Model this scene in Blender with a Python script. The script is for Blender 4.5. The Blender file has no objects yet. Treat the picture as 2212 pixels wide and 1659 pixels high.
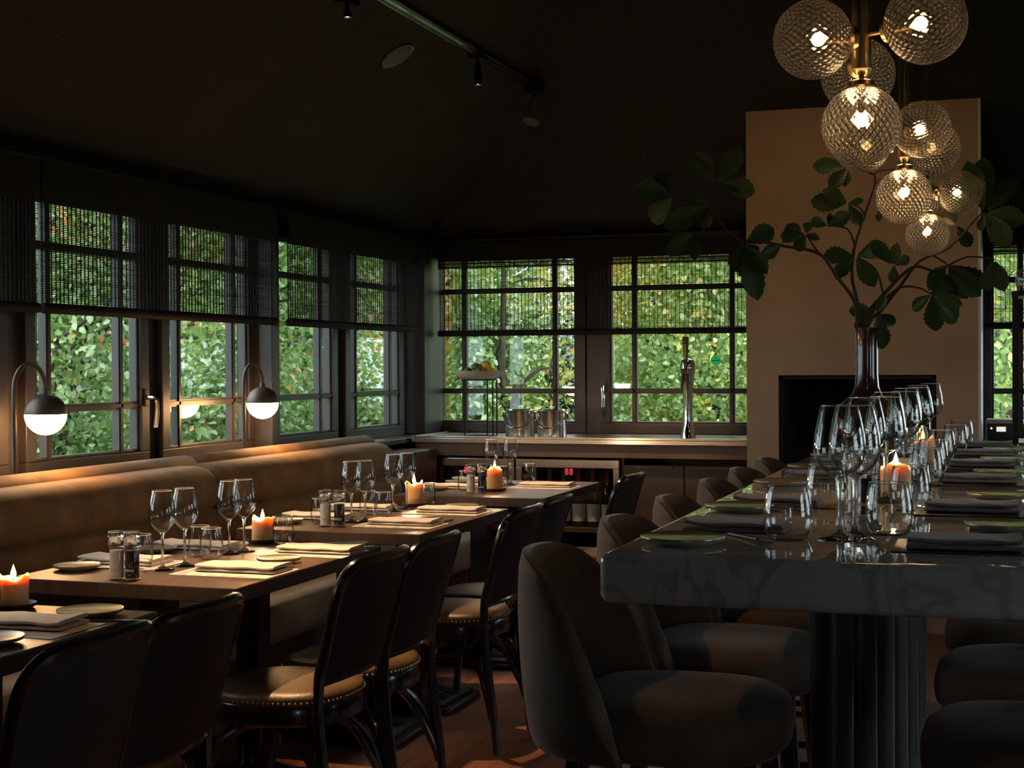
import bpy, math, random
import numpy as np
from mathutils import Vector, Matrix
PI = math.pi
sc = bpy.context.scene
COL = sc.collection
random.seed(7)
RNG = np.random.default_rng(11)

# ---------------------------------------------------------------- camera, world, exposure
YAW = math.atan(1064 / 3200); PITCH = math.radians(.70); ROLL = math.radians(.3)
_f = Vector((-math.sin(YAW) * math.cos(PITCH), math.cos(YAW) * math.cos(PITCH), -math.sin(PITCH)))
_r = Vector((math.cos(YAW), math.sin(YAW), 0)); _u = _r.cross(_f)
_c, _s = math.cos(ROLL), math.sin(ROLL)
_r, _u = _r * _c - _u * _s, _u * _c + _r * _s
cam = bpy.data.objects.new('camera', bpy.data.cameras.new('camera')); COL.objects.link(cam)
cam.matrix_world = Matrix(((_r.x, _u.x, -_f.x, 0), (_r.y, _u.y, -_f.y, 0), (_r.z, _u.z, -_f.z, 1.32), (0, 0, 0, 1)))
cam.data.sensor_width = 36; cam.data.lens = 36 * 3200 / 2212
cam.data.clip_start = .05; cam.data.clip_end = 200
sc.camera = cam

world = bpy.data.worlds.new('overcast_sky'); sc.world = world; world.use_nodes = True
wn = world.node_tree; wn.nodes.clear()
wo = wn.nodes.new('ShaderNodeOutputWorld'); wb = wn.nodes.new('ShaderNodeBackground')
wt = wn.nodes.new('ShaderNodeTexCoord'); wx = wn.nodes.new('ShaderNodeSeparateXYZ'); wr = wn.nodes.new('ShaderNodeValToRGB')
wn.links.new(wt.outputs['Generated'], wx.inputs[0]); wn.links.new(wx.outputs['Z'], wr.inputs[0])
wr.color_ramp.elements[0].position = 0; wr.color_ramp.elements[0].color = (.62, .72, .80, 1)
wr.color_ramp.elements[1].position = .8; wr.color_ramp.elements[1].color = (.95, 1.0, 1.0, 1)
wn.links.new(wr.outputs[0], wb.inputs[0]); wb.inputs[1].default_value = SKY = 7.0
wn.links.new(wb.outputs[0], wo.inputs[0])

sc.view_settings.view_transform = 'Standard'; sc.view_settings.look = 'None'
sc.view_settings.gamma = 1; sc.view_settings.exposure = 0; sc.view_settings.use_curve_mapping = False
cy = sc.cycles
cy.use_denoising = True; cy.max_bounces = 12; cy.transmission_bounces = 10; cy.transparent_max_bounces = 64
cy.diffuse_bounces = 3; cy.glossy_bounces = 4; cy.caustics_reflective = False; cy.caustics_refractive = False
cy.sample_clamp_indirect = 4; cy.blur_glossy = .5

# ---------------------------------------------------------------- materials
def mat(name, color=(.5, .5, .5), rough=.5, metal=0, emit=None, estr=0, spec=.5, sheen=0, sss=0, sssr=(.02, .008, .004), coat=0,
        var=0, vscale=6, color2=None, bump=0, bscale=60, stretch=(1, 1, 1), rvar=0):
    m = bpy.data.materials.new(name); m.use_nodes = True
    nt = m.node_tree; b = nt.nodes['Principled BSDF']
    b.inputs['Base Color'].default_value = (*color, 1); b.inputs['Roughness'].default_value = rough
    b.inputs['Metallic'].default_value = metal; b.inputs['Specular IOR Level'].default_value = spec
    b.inputs['Sheen Weight'].default_value = sheen; b.inputs['Coat Weight'].default_value = coat
    if sheen: b.inputs['Sheen Roughness'].default_value = .35
    if sss:
        b.inputs['Subsurface Weight'].default_value = sss; b.inputs['Subsurface Radius'].default_value = sssr; b.inputs['Subsurface Scale'].default_value = 1
    if emit: b.inputs['Emission Color'].default_value = (*emit, 1); b.inputs['Emission Strength'].default_value = estr
    tc = nt.nodes.new('ShaderNodeTexCoord'); mp = nt.nodes.new('ShaderNodeMapping'); mp.inputs['Scale'].default_value = stretch
    nt.links.new(tc.outputs['Object'], mp.inputs[0])
    if var or color2:
        n = nt.nodes.new('ShaderNodeTexNoise'); n.inputs['Scale'].default_value = vscale; n.inputs['Detail'].default_value = 5
        nt.links.new(mp.outputs[0], n.inputs['Vector'])
        r = nt.nodes.new('ShaderNodeValToRGB'); r.color_ramp.elements[0].position = .35; r.color_ramp.elements[1].position = .65
        c2 = color2 or tuple(min(1, c * (1 + var)) for c in color); c1 = color if color2 else tuple(c * (1 - var) for c in color)
        r.color_ramp.elements[0].color = (*c1, 1); r.color_ramp.elements[1].color = (*c2, 1)
        nt.links.new(n.outputs['Fac'], r.inputs[0]); nt.links.new(r.outputs[0], b.inputs['Base Color'])
        if rvar:
            q = nt.nodes.new('ShaderNodeMapRange'); q.inputs['To Min'].default_value = rough; q.inputs['To Max'].default_value = rough + rvar
            nt.links.new(n.outputs['Fac'], q.inputs[0]); nt.links.new(q.outputs[0], b.inputs['Roughness'])
    if bump:
        n = nt.nodes.new('ShaderNodeTexNoise'); n.inputs['Scale'].default_value = bscale; n.inputs['Detail'].default_value = 6
        nt.links.new(mp.outputs[0], n.inputs['Vector'])
        bp = nt.nodes.new('ShaderNodeBump'); bp.inputs['Strength'].default_value = bump; bp.inputs['Distance'].default_value = .01
        nt.links.new(n.outputs['Fac'], bp.inputs['Height']); nt.links.new(bp.outputs[0], b.inputs['Normal'])
    return m

def glass_thin(name, tint=(.93, .97, .96), ior=1.5, rough=0, boost=1.0):
    """pane glass: transparent with fresnel reflection"""
    m = bpy.data.materials.new(name); m.use_nodes = True; nt = m.node_tree; nt.nodes.clear()
    o = nt.nodes.new('ShaderNodeOutputMaterial'); mx = nt.nodes.new('ShaderNodeMixShader')
    t = nt.nodes.new('ShaderNodeBsdfTransparent'); t.inputs[0].default_value = (*tint, 1)
    g = nt.nodes.new('ShaderNodeBsdfGlossy'); g.inputs['Roughness'].default_value = rough
    fr = nt.nodes.new('ShaderNodeFresnel'); ge = nt.nodes.new('ShaderNodeNewGeometry'); io = nt.nodes.new('ShaderNodeMix')
    io.inputs[2].default_value = ior; io.inputs[3].default_value = 1 / ior; nt.links.new(ge.outputs['Backfacing'], io.inputs[0]); nt.links.new(io.outputs[0], fr.inputs[0])
    mu = nt.nodes.new('ShaderNodeMath'); mu.operation = 'MULTIPLY'; mu.inputs[1].default_value = boost; mu.use_clamp = True
    nt.links.new(fr.outputs[0], mu.inputs[0]); nt.links.new(mu.outputs[0], mx.inputs[0])
    nt.links.new(t.outputs[0], mx.inputs[1]); nt.links.new(g.outputs[0], mx.inputs[2]); nt.links.new(mx.outputs[0], o.inputs[0])
    return m

def glass_solid(name, color=(1, 1, 1), ior=1.45, rough=0):
    m = bpy.data.materials.new(name); m.use_nodes = True; b = m.node_tree.nodes['Principled BSDF']
    b.inputs['Base Color'].default_value = (*color, 1); b.inputs['Transmission Weight'].default_value = 1
    b.inputs['Roughness'].default_value = rough; b.inputs['IOR'].default_value = ior
    return m

def glass_mix(name, t=.4):
    m = bpy.data.materials.new(name); m.use_nodes = True; nt = m.node_tree; nt.nodes.clear()
    o = nt.nodes.new('ShaderNodeOutputMaterial'); mx = nt.nodes.new('ShaderNodeMixShader'); mx.inputs[0].default_value = t
    g = nt.nodes.new('ShaderNodeBsdfGlass'); g.inputs['IOR'].default_value = 1.45; a = nt.nodes.new('ShaderNodeBsdfTransparent')
    nt.links.new(g.outputs[0], mx.inputs[1]); nt.links.new(a.outputs[0], mx.inputs[2]); nt.links.new(mx.outputs[0], o.inputs[0]); return m

def glass_wall(name):
    """thin blown wall: clear face on, darker where the wall is seen edge on, fresnel reflection on top"""
    m = glass_thin(name, (1, 1, 1), 1.5, boost=1.15); nt = m.node_tree; t = [n for n in nt.nodes if n.type == 'BSDF_TRANSPARENT'][0]
    lw = nt.nodes.new('ShaderNodeLayerWeight'); lw.inputs[0].default_value = .28; r = nt.nodes.new('ShaderNodeValToRGB')
    r.color_ramp.elements[0].position = .25; r.color_ramp.elements[0].color = (.985, .99, .985, 1); r.color_ramp.elements[1].position = .95; r.color_ramp.elements[1].color = (.22, .24, .23, 1)
    nt.links.new(lw.outputs['Facing'], r.inputs[0]); nt.links.new(r.outputs[0], t.inputs[0]); return m

def emission(name, color, s):
    m = bpy.data.materials.new(name); m.use_nodes = True; nt = m.node_tree; nt.nodes.clear()
    o = nt.nodes.new('ShaderNodeOutputMaterial'); e = nt.nodes.new('ShaderNodeEmission')
    e.inputs[0].default_value = (*color, 1); e.inputs[1].default_value = s; nt.links.new(e.outputs[0], o.inputs[0]); return m

def leaf_flat(name, c):
    m = bpy.data.materials.new(name); m.use_nodes = True; nt = m.node_tree; nt.nodes.clear(); L = nt.links.new
    o = nt.nodes.new('ShaderNodeOutputMaterial'); d = nt.nodes.new('ShaderNodeBsdfDiffuse'); t = nt.nodes.new('ShaderNodeBsdfTranslucent'); x = nt.nodes.new('ShaderNodeMixShader')
    d.inputs[0].default_value = t.inputs[0].default_value = (*c, 1); x.inputs[0].default_value = .6; L(d.outputs[0], x.inputs[1]); L(t.outputs[0], x.inputs[2]); L(x.outputs[0], o.inputs[0]); return m
M = {}
M['plaster_black'] = mat('black_rough_plaster', (.016, .0135, .0115), .8, var=.35, vscale=3, bump=.9, bscale=45)
M['wall_black'] = mat('black_wall_paint', (.022, .02, .019), .6, bump=.15, bscale=80)
M['frame'] = mat('dark_painted_window_wood', (.030, .026, .025), .38, var=.12, vscale=8, bump=.05, bscale=120)
M['suede'] = mat('beige_lime_plaster', (.30, .212, .135), .85, color2=(.37, .265, .17), vscale=3, bump=.25, bscale=90)
M['soot'] = mat('black_firebox_lining', (.006, .006, .006), .9, var=.3)
M['velvet'] = mat('olive_brown_velvet', (.115, .060, .022), .8, sheen=.1, color2=(.20, .108, .042), vscale=7, bump=.12, bscale=40)
M['seatcloth'] = mat('taupe_seat_cloth', (.40, .31, .23), .85, sheen=.2, color2=(.50, .39, .29), vscale=9, bump=.1, bscale=200)
M['stoolcloth'] = mat('brown_grey_velvet', (.075, .046, .027), .8, sheen=.3, color2=(.15, .098, .062), vscale=7, bump=.15, bscale=250, rvar=.1)
M['blackwood'] = mat('black_lacquered_bentwood', (.012, .009, .008), .22, coat=.3, var=.3, vscale=10)
M['chairback'] = mat('dark_leather_back', (.014, .012, .011), .6, bump=.1, bscale=250)
M['leather'] = mat('dark_tan_leather', (.055, .031, .014), .42, color2=(.085, .050, .022), vscale=9, bump=.12, bscale=160)
M['brassnail'] = mat('brass_nail', (.75, .52, .25), .3, 1)
M['brass'] = mat('brushed_brass', (.50, .36, .17), .3, 1, var=.1, vscale=30, stretch=(1, 1, .1))
M['tabletop'] = mat('brown_oak_table_top', (.050, .022, .011), .42, color2=(.082, .040, .021), vscale=5, stretch=(9, 1, 1), bump=.06, bscale=30)
M['iron'] = mat('black_cast_iron', (.012, .012, .012), .35, metal=.3, bump=.1, bscale=60)
M['column'] = mat('dark_fluted_metal', (.045, .045, .05), .32, metal=.2)
M['steel'] = mat('brushed_stainless_steel', (.62, .60, .56), .2, 1, var=.03, vscale=12, stretch=(30, 1, .5))
M['chrome'] = mat('polished_chrome', (.8, .8, .8), .08, 1)
M['fascia'] = mat('brown_counter_fascia', (.085, .055, .04), .5, var=.2, vscale=6)
M['cupboard'] = mat('dark_brown_cupboard', (.035, .022, .016), .45, var=.2, vscale=4)
M['reed'] = mat('dark_woven_reed', (.015, .0115, .009), .7, spec=.2, var=.3, vscale=30)
M['paper'] = mat('cream_paper', (.62, .56, .46), .85)
M['napkin'] = mat('ivory_linen_napkin', (.62, .54, .45), .9, sheen=.2, bump=.25, bscale=300)
M['napkin_grey'] = mat('mauve_grey_linen_napkin', (.20, .17, .165), .9, sheen=.3, bump=.25, bscale=300)
M['plate'] = mat('grey_green_glaze', (.22, .195, .14), .45, spec=.3, color2=(.29, .26, .195), vscale=12)
M['plate_rim'] = mat('bronze_plate_rim', (.30, .24, .16), .25, metal=.4)
M['darkdish'] = mat('dark_terracotta_dish', (.06, .035, .028), .6)
M['wax'] = mat('orange_candle_wax', (.98, .56, .24), .5, sss=.8, sssr=(.011, .009, .006))
M['flame'] = emission('candle_flame', (1, .62, .22), 26)
M['wick'] = mat('charred_wick', (.01, .01, .01), .9)
M['globe_cap'] = mat('matt_bronze_lampshade', (.09, .07, .055), .45, metal=.6)
M['globe_glow'] = emission('glowing_opal_glass', (1, .50, .19), 85)
M['bulb'] = emission('warm_glowing_bulb', (1, .62, .32), 16)
M['clear'] = glass_wall('clear_drinking_glass'); M['rim'] = mat('pale_rim_highlight', (.75, .75, .72), .12, spec=1, coat=1); M['jar'] = glass_thin('clear_jar_glass', (.97, .98, .98), 1.5, boost=.5); M['stem_glass'] = glass_mix('clear_stem_glass', .3)  # rim material paints the highlight along the drinking-glass rims in opaque pale colour
M['pane'] = glass_thin('window_pane_glass', (.95, .98, .97), 1.5)
M['fridgepane'] = glass_thin('fridge_door_glass', (.9, .9, .88), 1.5)
M['salt'] = mat('white_salt', (.70, .60, .52), .8)
M['pepper'] = mat('black_peppercorns', (.03, .018, .012), .7, var=.5, vscale=400, bump=.8, bscale=300)
M['label_white'] = mat('pale_paper_label', (.50, .48, .45), .7)
M['bottle'] = mat('dark_wine_bottle_glass', (.012, .018, .010), .08, coat=.5)
M['capsule'] = mat('red_brown_bottle_capsule', (.10, .035, .025), .4)
M['lemon'] = mat('lemon_skin', (.80, .48, .05), .45, bump=.3, bscale=120)
M['lime'] = mat('lime_skin', (.12, .17, .02), .4, bump=.3, bscale=120)
M['ceramic'] = mat('off_white_ceramic', (.52, .42, .36), .4)
M['blackmetal'] = mat('black_wire_metal', (.01, .01, .01), .4, metal=.5)
M['tapblack'] = mat('black_green_tap_handle', (.008, .02, .012), .25)
M['reflection_green'] = leaf_flat('reflected_badge_green', (.02, .35, .10))
M['reflection_white'] = leaf_flat('reflected_badge_white', (.7, .85, .75))
M['red'] = mat('red_print', (.6, .02, .02), .5)
M['led'] = emission('red_led_digits', (1, .03, .05), 4)
M['green_led'] = emission('green_indicator_light', (.5, 1, .1), 3)
M['screen'] = emission('lit_display', (.9, .9, .8), .9)
M['grey_plastic'] = mat('grey_plastic', (.30, .30, .30), .5)
M['black_plastic'] = mat('black_plastic', (.012, .012, .012), .4)
M['vase'] = mat('mottled_dark_glass_vase', (.02, .010, .007), .15, color2=(.07, .030, .018), vscale=14, coat=.5)
M['twig'] = mat('dark_brown_twig', (.035, .018, .012), .7, bump=.3, bscale=80)
M['grey_paint'] = mat('grey_speaker_grille', (.10, .10, .10), .6)
M['track'] = mat('grey_track_metal', (.07, .06, .05), .35, metal=.6)
M['grass'] = mat('garden_grass', (.05, .10, .02), .9, var=.4, vscale=3)
M['bark'] = mat('tree_bark', (.06, .045, .035), .9, var=.4, vscale=6, bump=.5, bscale=20)
M['window_lit_edge'] = mat('window_lit_chimney_side', (.55, .53, .50), .6)

def floor_material():
    m = bpy.data.materials.new('reddish_oak_parquet'); m.use_nodes = True; nt = m.node_tree; b = nt.nodes['Principled BSDF']
    tc = nt.nodes.new('ShaderNodeTexCoord'); mp = nt.nodes.new('ShaderNodeMapping'); mp.inputs['Rotation'].default_value = (0, 0, PI / 2)
    br = nt.nodes.new('ShaderNodeTexBrick'); br.inputs['Scale'].default_value = 1; br.inputs['Brick Width'].default_value = .42; br.inputs['Row Height'].default_value = .07
    br.inputs['Mortar Size'].default_value = .0012; br.inputs['Color1'].default_value = (.18, .066, .032, 1); br.inputs['Color2'].default_value = (.30, .125, .065, 1)
    br.inputs['Mortar'].default_value = (.03, .012, .008, 1); br.inputs['Bias'].default_value = 0
    n = nt.nodes.new('ShaderNodeTexNoise'); n.inputs['Scale'].default_value = 14; n.inputs['Detail'].default_value = 6
    mp2 = nt.nodes.new('ShaderNodeMapping'); mp2.inputs['Scale'].default_value = (6, .6, 1)
    mx = nt.nodes.new('ShaderNodeMix'); mx.data_type = 'RGBA'; mx.blend_type = 'MULTIPLY'; mx.inputs[0].default_value = .6
    rp = nt.nodes.new('ShaderNodeValToRGB'); rp.color_ramp.elements[0].position = .3; rp.color_ramp.elements[0].color = (.55, .5, .45, 1)
    rp.color_ramp.elements[1].position = .7; rp.color_ramp.elements[1].color = (1.2, 1.15, 1.1, 1)
    L = nt.links.new
    L(tc.outputs['Object'], mp.inputs[0]); L(mp.outputs[0], br.inputs['Vector']); L(tc.outputs['Object'], mp2.inputs[0]); L(mp2.outputs[0], n.inputs['Vector'])
    L(n.outputs['Fac'], rp.inputs[0]); L(br.outputs['Color'], mx.inputs[6]); L(rp.outputs[0], mx.inputs[7]); L(mx.outputs[2], b.inputs['Base Color'])
    b.inputs['Roughness'].default_value = .42
    return m
M['floor'] = floor_material()

def marble_material():
    m = bpy.data.materials.new('grey_veined_marble'); m.use_nodes = True; nt = m.node_tree; b = nt.nodes['Principled BSDF']; L = nt.links.new
    tc = nt.nodes.new('ShaderNodeTexCoord'); n = nt.nodes.new('ShaderNodeTexNoise'); n.inputs['Scale'].default_value = 5.5; n.inputs['Detail'].default_value = 9; n.inputs['Distortion'].default_value = 1.3
    sb = nt.nodes.new('ShaderNodeMath'); sb.operation = 'SUBTRACT'; sb.inputs[1].default_value = .5
    ab = nt.nodes.new('ShaderNodeMath'); ab.operation = 'ABSOLUTE'
    r = nt.nodes.new('ShaderNodeValToRGB'); r.color_ramp.elements[0].position = 0; r.color_ramp.elements[0].color = (.24, .235, .225, 1)
    r.color_ramp.elements[1].position = .05; r.color_ramp.elements[1].color = (.56, .54, .50, 1)
    L(tc.outputs['Object'], n.inputs['Vector']); L(n.outputs['Fac'], sb.inputs[0]); L(sb.outputs[0], ab.inputs[0]); L(ab.outputs[0], r.inputs[0])
    n2 = nt.nodes.new('ShaderNodeTexNoise'); n2.inputs['Scale'].default_value = 5; L(tc.outputs['Object'], n2.inputs['Vector'])
    mx = nt.nodes.new('ShaderNodeMix'); mx.data_type = 'RGBA'; L(n2.outputs['Fac'], mx.inputs[0]); mx.inputs[6].default_value = (.44, .43, .41, 1)
    L(r.outputs[0], mx.inputs[7]); L(mx.outputs[2], b.inputs['Base Color'])
    b.inputs['Roughness'].default_value = .012; b.inputs['Specular IOR Level'].default_value = 1.0
    return m
M['marble'] = marble_material()

def lattice_glass():
    """smoked glass of the relief globes: thicker and darker along the creases of the diamond relief"""
    m = bpy.data.materials.new('diamond_relief_smoked_glass'); m.use_nodes = True; nt = m.node_tree; nt.nodes.clear(); L = nt.links.new
    def f(op, a, b=None):
        n = nt.nodes.new('ShaderNodeMath'); n.operation = op
        for i, v in enumerate((a, b)):
            if v is None: continue
            if isinstance(v, (int, float)): n.inputs[i].default_value = v
            else: L(v, n.inputs[i])
        return n.outputs[0]
    tc = nt.nodes.new('ShaderNodeTexCoord'); nz = nt.nodes.new('ShaderNodeVectorMath'); nz.operation = 'NORMALIZE'; L(tc.outputs['Object'], nz.inputs[0])
    sx = nt.nodes.new('ShaderNodeSeparateXYZ'); L(nz.outputs[0], sx.inputs[0])
    th = f('ARCTAN2', sx.outputs[1], sx.outputs[0]); ph = f('ARCSINE', sx.outputs[2])
    a = f('ABSOLUTE', f('SINE', f('ADD', f('MULTIPLY', th, 16), f('MULTIPLY', ph, 14)))); b_ = f('ABSOLUTE', f('SINE', f('SUBTRACT', f('MULTIPLY', th, 16), f('MULTIPLY', ph, 11))))
    h = f('POWER', f('MINIMUM', a, b_), .55)
    bp = nt.nodes.new('ShaderNodeBump'); bp.inputs['Strength'].default_value = .9; bp.inputs['Distance'].default_value = .004; L(f('ADD', a, b_), bp.inputs['Height'])
    cr = nt.nodes.new('ShaderNodeMix'); cr.data_type = 'RGBA'; L(h, cr.inputs[0]); cr.inputs[6].default_value = (.19, .16, .12, 1); cr.inputs[7].default_value = (.92, .90, .84, 1)
    t = nt.nodes.new('ShaderNodeBsdfTransparent'); L(cr.outputs[2], t.inputs[0])
    g = nt.nodes.new('ShaderNodeBsdfGlass'); g.inputs['IOR'].default_value = 1.12; L(cr.outputs[2], g.inputs['Color']); g.inputs['Roughness'].default_value = .03; L(bp.outputs[0], g.inputs['Normal'])
    gl = nt.nodes.new('ShaderNodeBsdfGlossy'); gl.inputs['Roughness'].default_value = .16; gl.inputs[0].default_value = (.95, .92, .84, 1); L(bp.outputs[0], gl.inputs['Normal'])
    tr = nt.nodes.new('ShaderNodeBsdfTranslucent'); L(cr.outputs[2], tr.inputs[0]); L(bp.outputs[0], tr.inputs['Normal'])
    m1 = nt.nodes.new('ShaderNodeMixShader'); m1.inputs[0].default_value = .35; L(t.outputs[0], m1.inputs[1]); L(g.outputs[0], m1.inputs[2])
    m2 = nt.nodes.new('ShaderNodeMixShader'); m2.inputs[0].default_value = .16; L(m1.outputs[0], m2.inputs[1]); L(gl.outputs[0], m2.inputs[2])
    m3 = nt.nodes.new('ShaderNodeMixShader'); m3.inputs[0].default_value = .06; L(m2.outputs[0], m3.inputs[1]); L(tr.outputs[0], m3.inputs[2])
    o = nt.nodes.new('ShaderNodeOutputMaterial'); L(m3.outputs[0], o.inputs[0])
    return m
M['lattice'] = lattice_glass()

def leaf_material(name, stops, noise_scale=.9, trans=.45, patch=.5, gloss=.10):
    """leaf colour varies leaf by leaf and in patches over the crown"""
    m = bpy.data.materials.new(name); m.use_nodes = True; nt = m.node_tree; nt.nodes.clear(); L = nt.links.new
    o = nt.nodes.new('ShaderNodeOutputMaterial'); g = nt.nodes.new('ShaderNodeNewGeometry'); tc = nt.nodes.new('ShaderNodeTexCoord')
    n = nt.nodes.new('ShaderNodeTexNoise'); n.inputs['Scale'].default_value = noise_scale; n.inputs['Detail'].default_value = 2; L(tc.outputs['Object'], n.inputs['Vector'])
    mr = nt.nodes.new('ShaderNodeMapRange'); mr.inputs[1].default_value = .3; mr.inputs[2].default_value = .7; L(n.outputs['Fac'], mr.inputs[0])
    mx = nt.nodes.new('ShaderNodeMath'); mx.operation = 'MULTIPLY'; mx.inputs[1].default_value = patch; L(mr.outputs[0], mx.inputs[0])
    my = nt.nodes.new('ShaderNodeMath'); my.operation = 'MULTIPLY_ADD'; my.inputs[1].default_value = 1 - patch; L(g.outputs['Random Per Island'], my.inputs[0]); L(mx.outputs[0], my.inputs[2])
    r = nt.nodes.new('ShaderNodeValToRGB'); r.color_ramp.elements[0].position = stops[0][0]; r.color_ramp.elements[0].color = (*stops[0][1], 1)
    r.color_ramp.elements[1].position = stops[-1][0]; r.color_ramp.elements[1].color = (*stops[-1][1], 1)
    for p, c in stops[1:-1]: e = r.color_ramp.elements.new(p); e.color = (*c, 1)
    L(my.outputs[0], r.inputs[0])
    d = nt.nodes.new('ShaderNodeBsdfDiffuse'); t = nt.nodes.new('ShaderNodeBsdfTranslucent'); gl = nt.nodes.new('ShaderNodeBsdfGlossy'); gl.inputs['Roughness'].default_value = .4
    L(r.outputs[0], d.inputs[0]); L(r.outputs[0], t.inputs[0])
    a = nt.nodes.new('ShaderNodeMixShader'); a.inputs[0].default_value = trans; L(d.outputs[0], a.inputs[1]); L(t.outputs[0], a.inputs[2])
    b = nt.nodes.new('ShaderNodeMixShader'); b.inputs[0].default_value = gloss; L(a.outputs[0], b.inputs[1]); L(gl.outputs[0], b.inputs[2]); L(b.outputs[0], o.inputs[0])
    return m
DG, MG, LG, YG, YE, OR = (.045, .105, .03), (.12, .24, .06), (.27, .42, .13), (.46, .55, .14), (.80, .58, .08), (.80, .30, .08)
M['leaf_a'] = leaf_material('green_beech_leaves', [(0, DG), (.3, MG), (.6, LG), (.76, (.30, .44, .13)), (.82, OR), (1, (.85, .38, .14))], 1.4, patch=.68)
M['leaf_b'] = leaf_material('yellowing_maple_leaves', [(0, MG), (.35, LG), (.6, YG), (.75, YE), (.9, OR), (1, OR)], .8, patch=.6)
M['leaf_c'] = leaf_material('dark_green_leaves', [(0, (.012, .035, .012)), (.5, (.03, .075, .022)), (.9, MG), (1, LG)], .7)
M['leaf_d'] = leaf_material('orange_autumn_leaves', [(0, MG), (.25, YG), (.5, YE), (.75, OR), (1, (.70, .20, .05))], 1.0)
M['leaf_vase'] = leaf_material('dark_chestnut_leaves', [(0, (.018, .042, .011)), (.6, (.033, .070, .018)), (1, (.055, .095, .025))], 4, trans=.3, patch=.3, gloss=.03)

# ---------------------------------------------------------------- mesh helpers
class MB:
    def __init__(s): s.v = []; s.f = []
    def add(s, vs, fs):
        o = len(s.v); s.v += [tuple(p) for p in vs]; s.f += [tuple(i + o for i in q) for q in fs]; return s
    def box(s, x0, x1, y0, y1, z0, z1):
        return s.add([(x0, y0, z0), (x1, y0, z0), (x1, y1, z0), (x0, y1, z0), (x0, y0, z1), (x1, y0, z1), (x1, y1, z1), (x0, y1, z1)],
                     [(0, 3, 2, 1), (4, 5, 6, 7), (0, 1, 5, 4), (1, 2, 6, 5), (2, 3, 7, 6), (3, 0, 4, 7)])
    def rbox(s, x0, x1, y0, y1, z0, z1, r, n=4, rz=None):
        """box with vertical edges rounded by r, top and bottom edges eased by rz"""
        rz = min(r * .6, (z1 - z0) * .45) if rz is None else rz
        def loop(ins, z):
            a0, a1, b0, b1 = x0 + ins, x1 - ins, y0 + ins, y1 - ins; q = max(r - ins, 1e-4); out = []
            for cx, cy, t in ((a1 - q, b1 - q, 0), (a0 + q, b1 - q, 1), (a0 + q, b0 + q, 2), (a1 - q, b0 + q, 3)):
                for k in range(n + 1):
                    a = (t + k / n) * PI / 2; out.append((cx + q * math.cos(a), cy + q * math.sin(a), z))
            return out
        lv = []
        for k in range(n + 1):
            a = k / n * PI / 2; lv.append((rz * (1 - math.sin(a)), z0 + rz * (1 - math.cos(a))))
        for k in range(n + 1):
            a = k / n * PI / 2; lv.append((rz * (1 - math.cos(a)), z1 - rz * (1 - math.sin(a))))
        return s.loft([loop(i, z) for i, z in lv], cap=True)
    def loft(s, loops, cap=False, closed=True):
        n = len(loops[0]); o = len(s.v)
        for l in loops: s.v += [tuple(p) for p in l]
        m = n if closed else n - 1
        for i in range(len(loops) - 1):
            for j in range(m):
                a = o + i * n + j; b = o + i * n + (j + 1) % n; s.f.append((a, b, b + n, a + n))
        if cap: s.f.append(tuple(o + j for j in reversed(range(n)))); s.f.append(tuple(o + (len(loops) - 1) * n + j for j in range(n)))
        return s
    def lathe(s, prof, n=28, c=(0, 0, 0), M=None):
        loops = []
        for r, z in prof:
            l = [Vector((r * math.cos(2 * PI * k / n), r * math.sin(2 * PI * k / n), z)) for k in range(n)]
            if M is not None: l = [M @ p for p in l]
            loops.append([(p.x + c[0], p.y + c[1], p.z + c[2]) for p in l])
        return s.loft(loops, cap=True)
    def tube(s, pts, r, n=8, cap=True):
        pts = [Vector(p) for p in pts]; rs = r if isinstance(r, (list, tuple)) else [r] * len(pts); loops = []
        up = None
        for i, p in enumerate(pts):
            d = (pts[min(i + 1, len(pts) - 1)] - pts[max(i - 1, 0)]).normalized()
            if up is None:
                up = Vector((0, 0, 1)) if abs(d.z) < .9 else Vector((1, 0, 0))
            a = d.cross(up).normalized(); b = a.cross(d).normalized(); up = b
            loops.append([p + (a * math.cos(2 * PI * k / n) + b * math.sin(2 * PI * k / n)) * rs[i] for k in range(n)])
        return s.loft(loops, cap=cap)
    def prism(s, poly, z0, z1):
        return s.loft([[(x, y, z0) for x, y in poly], [(x, y, z1) for x, y in poly]], cap=True)
    def sphere(s, c, r, n=20, sc_=(1, 1, 1), a0=-PI / 2, a1=PI / 2, m=None):
        m = m or n // 2
        return s.lathe([(max(r * math.cos(a0 + (a1 - a0) * k / m), 1e-5) * sc_[0], r * math.sin(a0 + (a1 - a0) * k / m) * sc_[2]) for k in range(m + 1)], n, c)

def smooth_path(pts, k=6):
    P = [Vector(p) for p in pts]; out = []
    for i in range(len(P) - 1):
        a, b, c, d = P[max(i - 1, 0)], P[i], P[i + 1], P[min(i + 2, len(P) - 1)]
        for j in range(k):
            t = j / k
            out.append(.5 * ((2 * b) + (c - a) * t + (2 * a - 5 * b + 4 * c - d) * t * t + (3 * b - a - 3 * c + d) * t ** 3))
    return out + [P[-1]]

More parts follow.
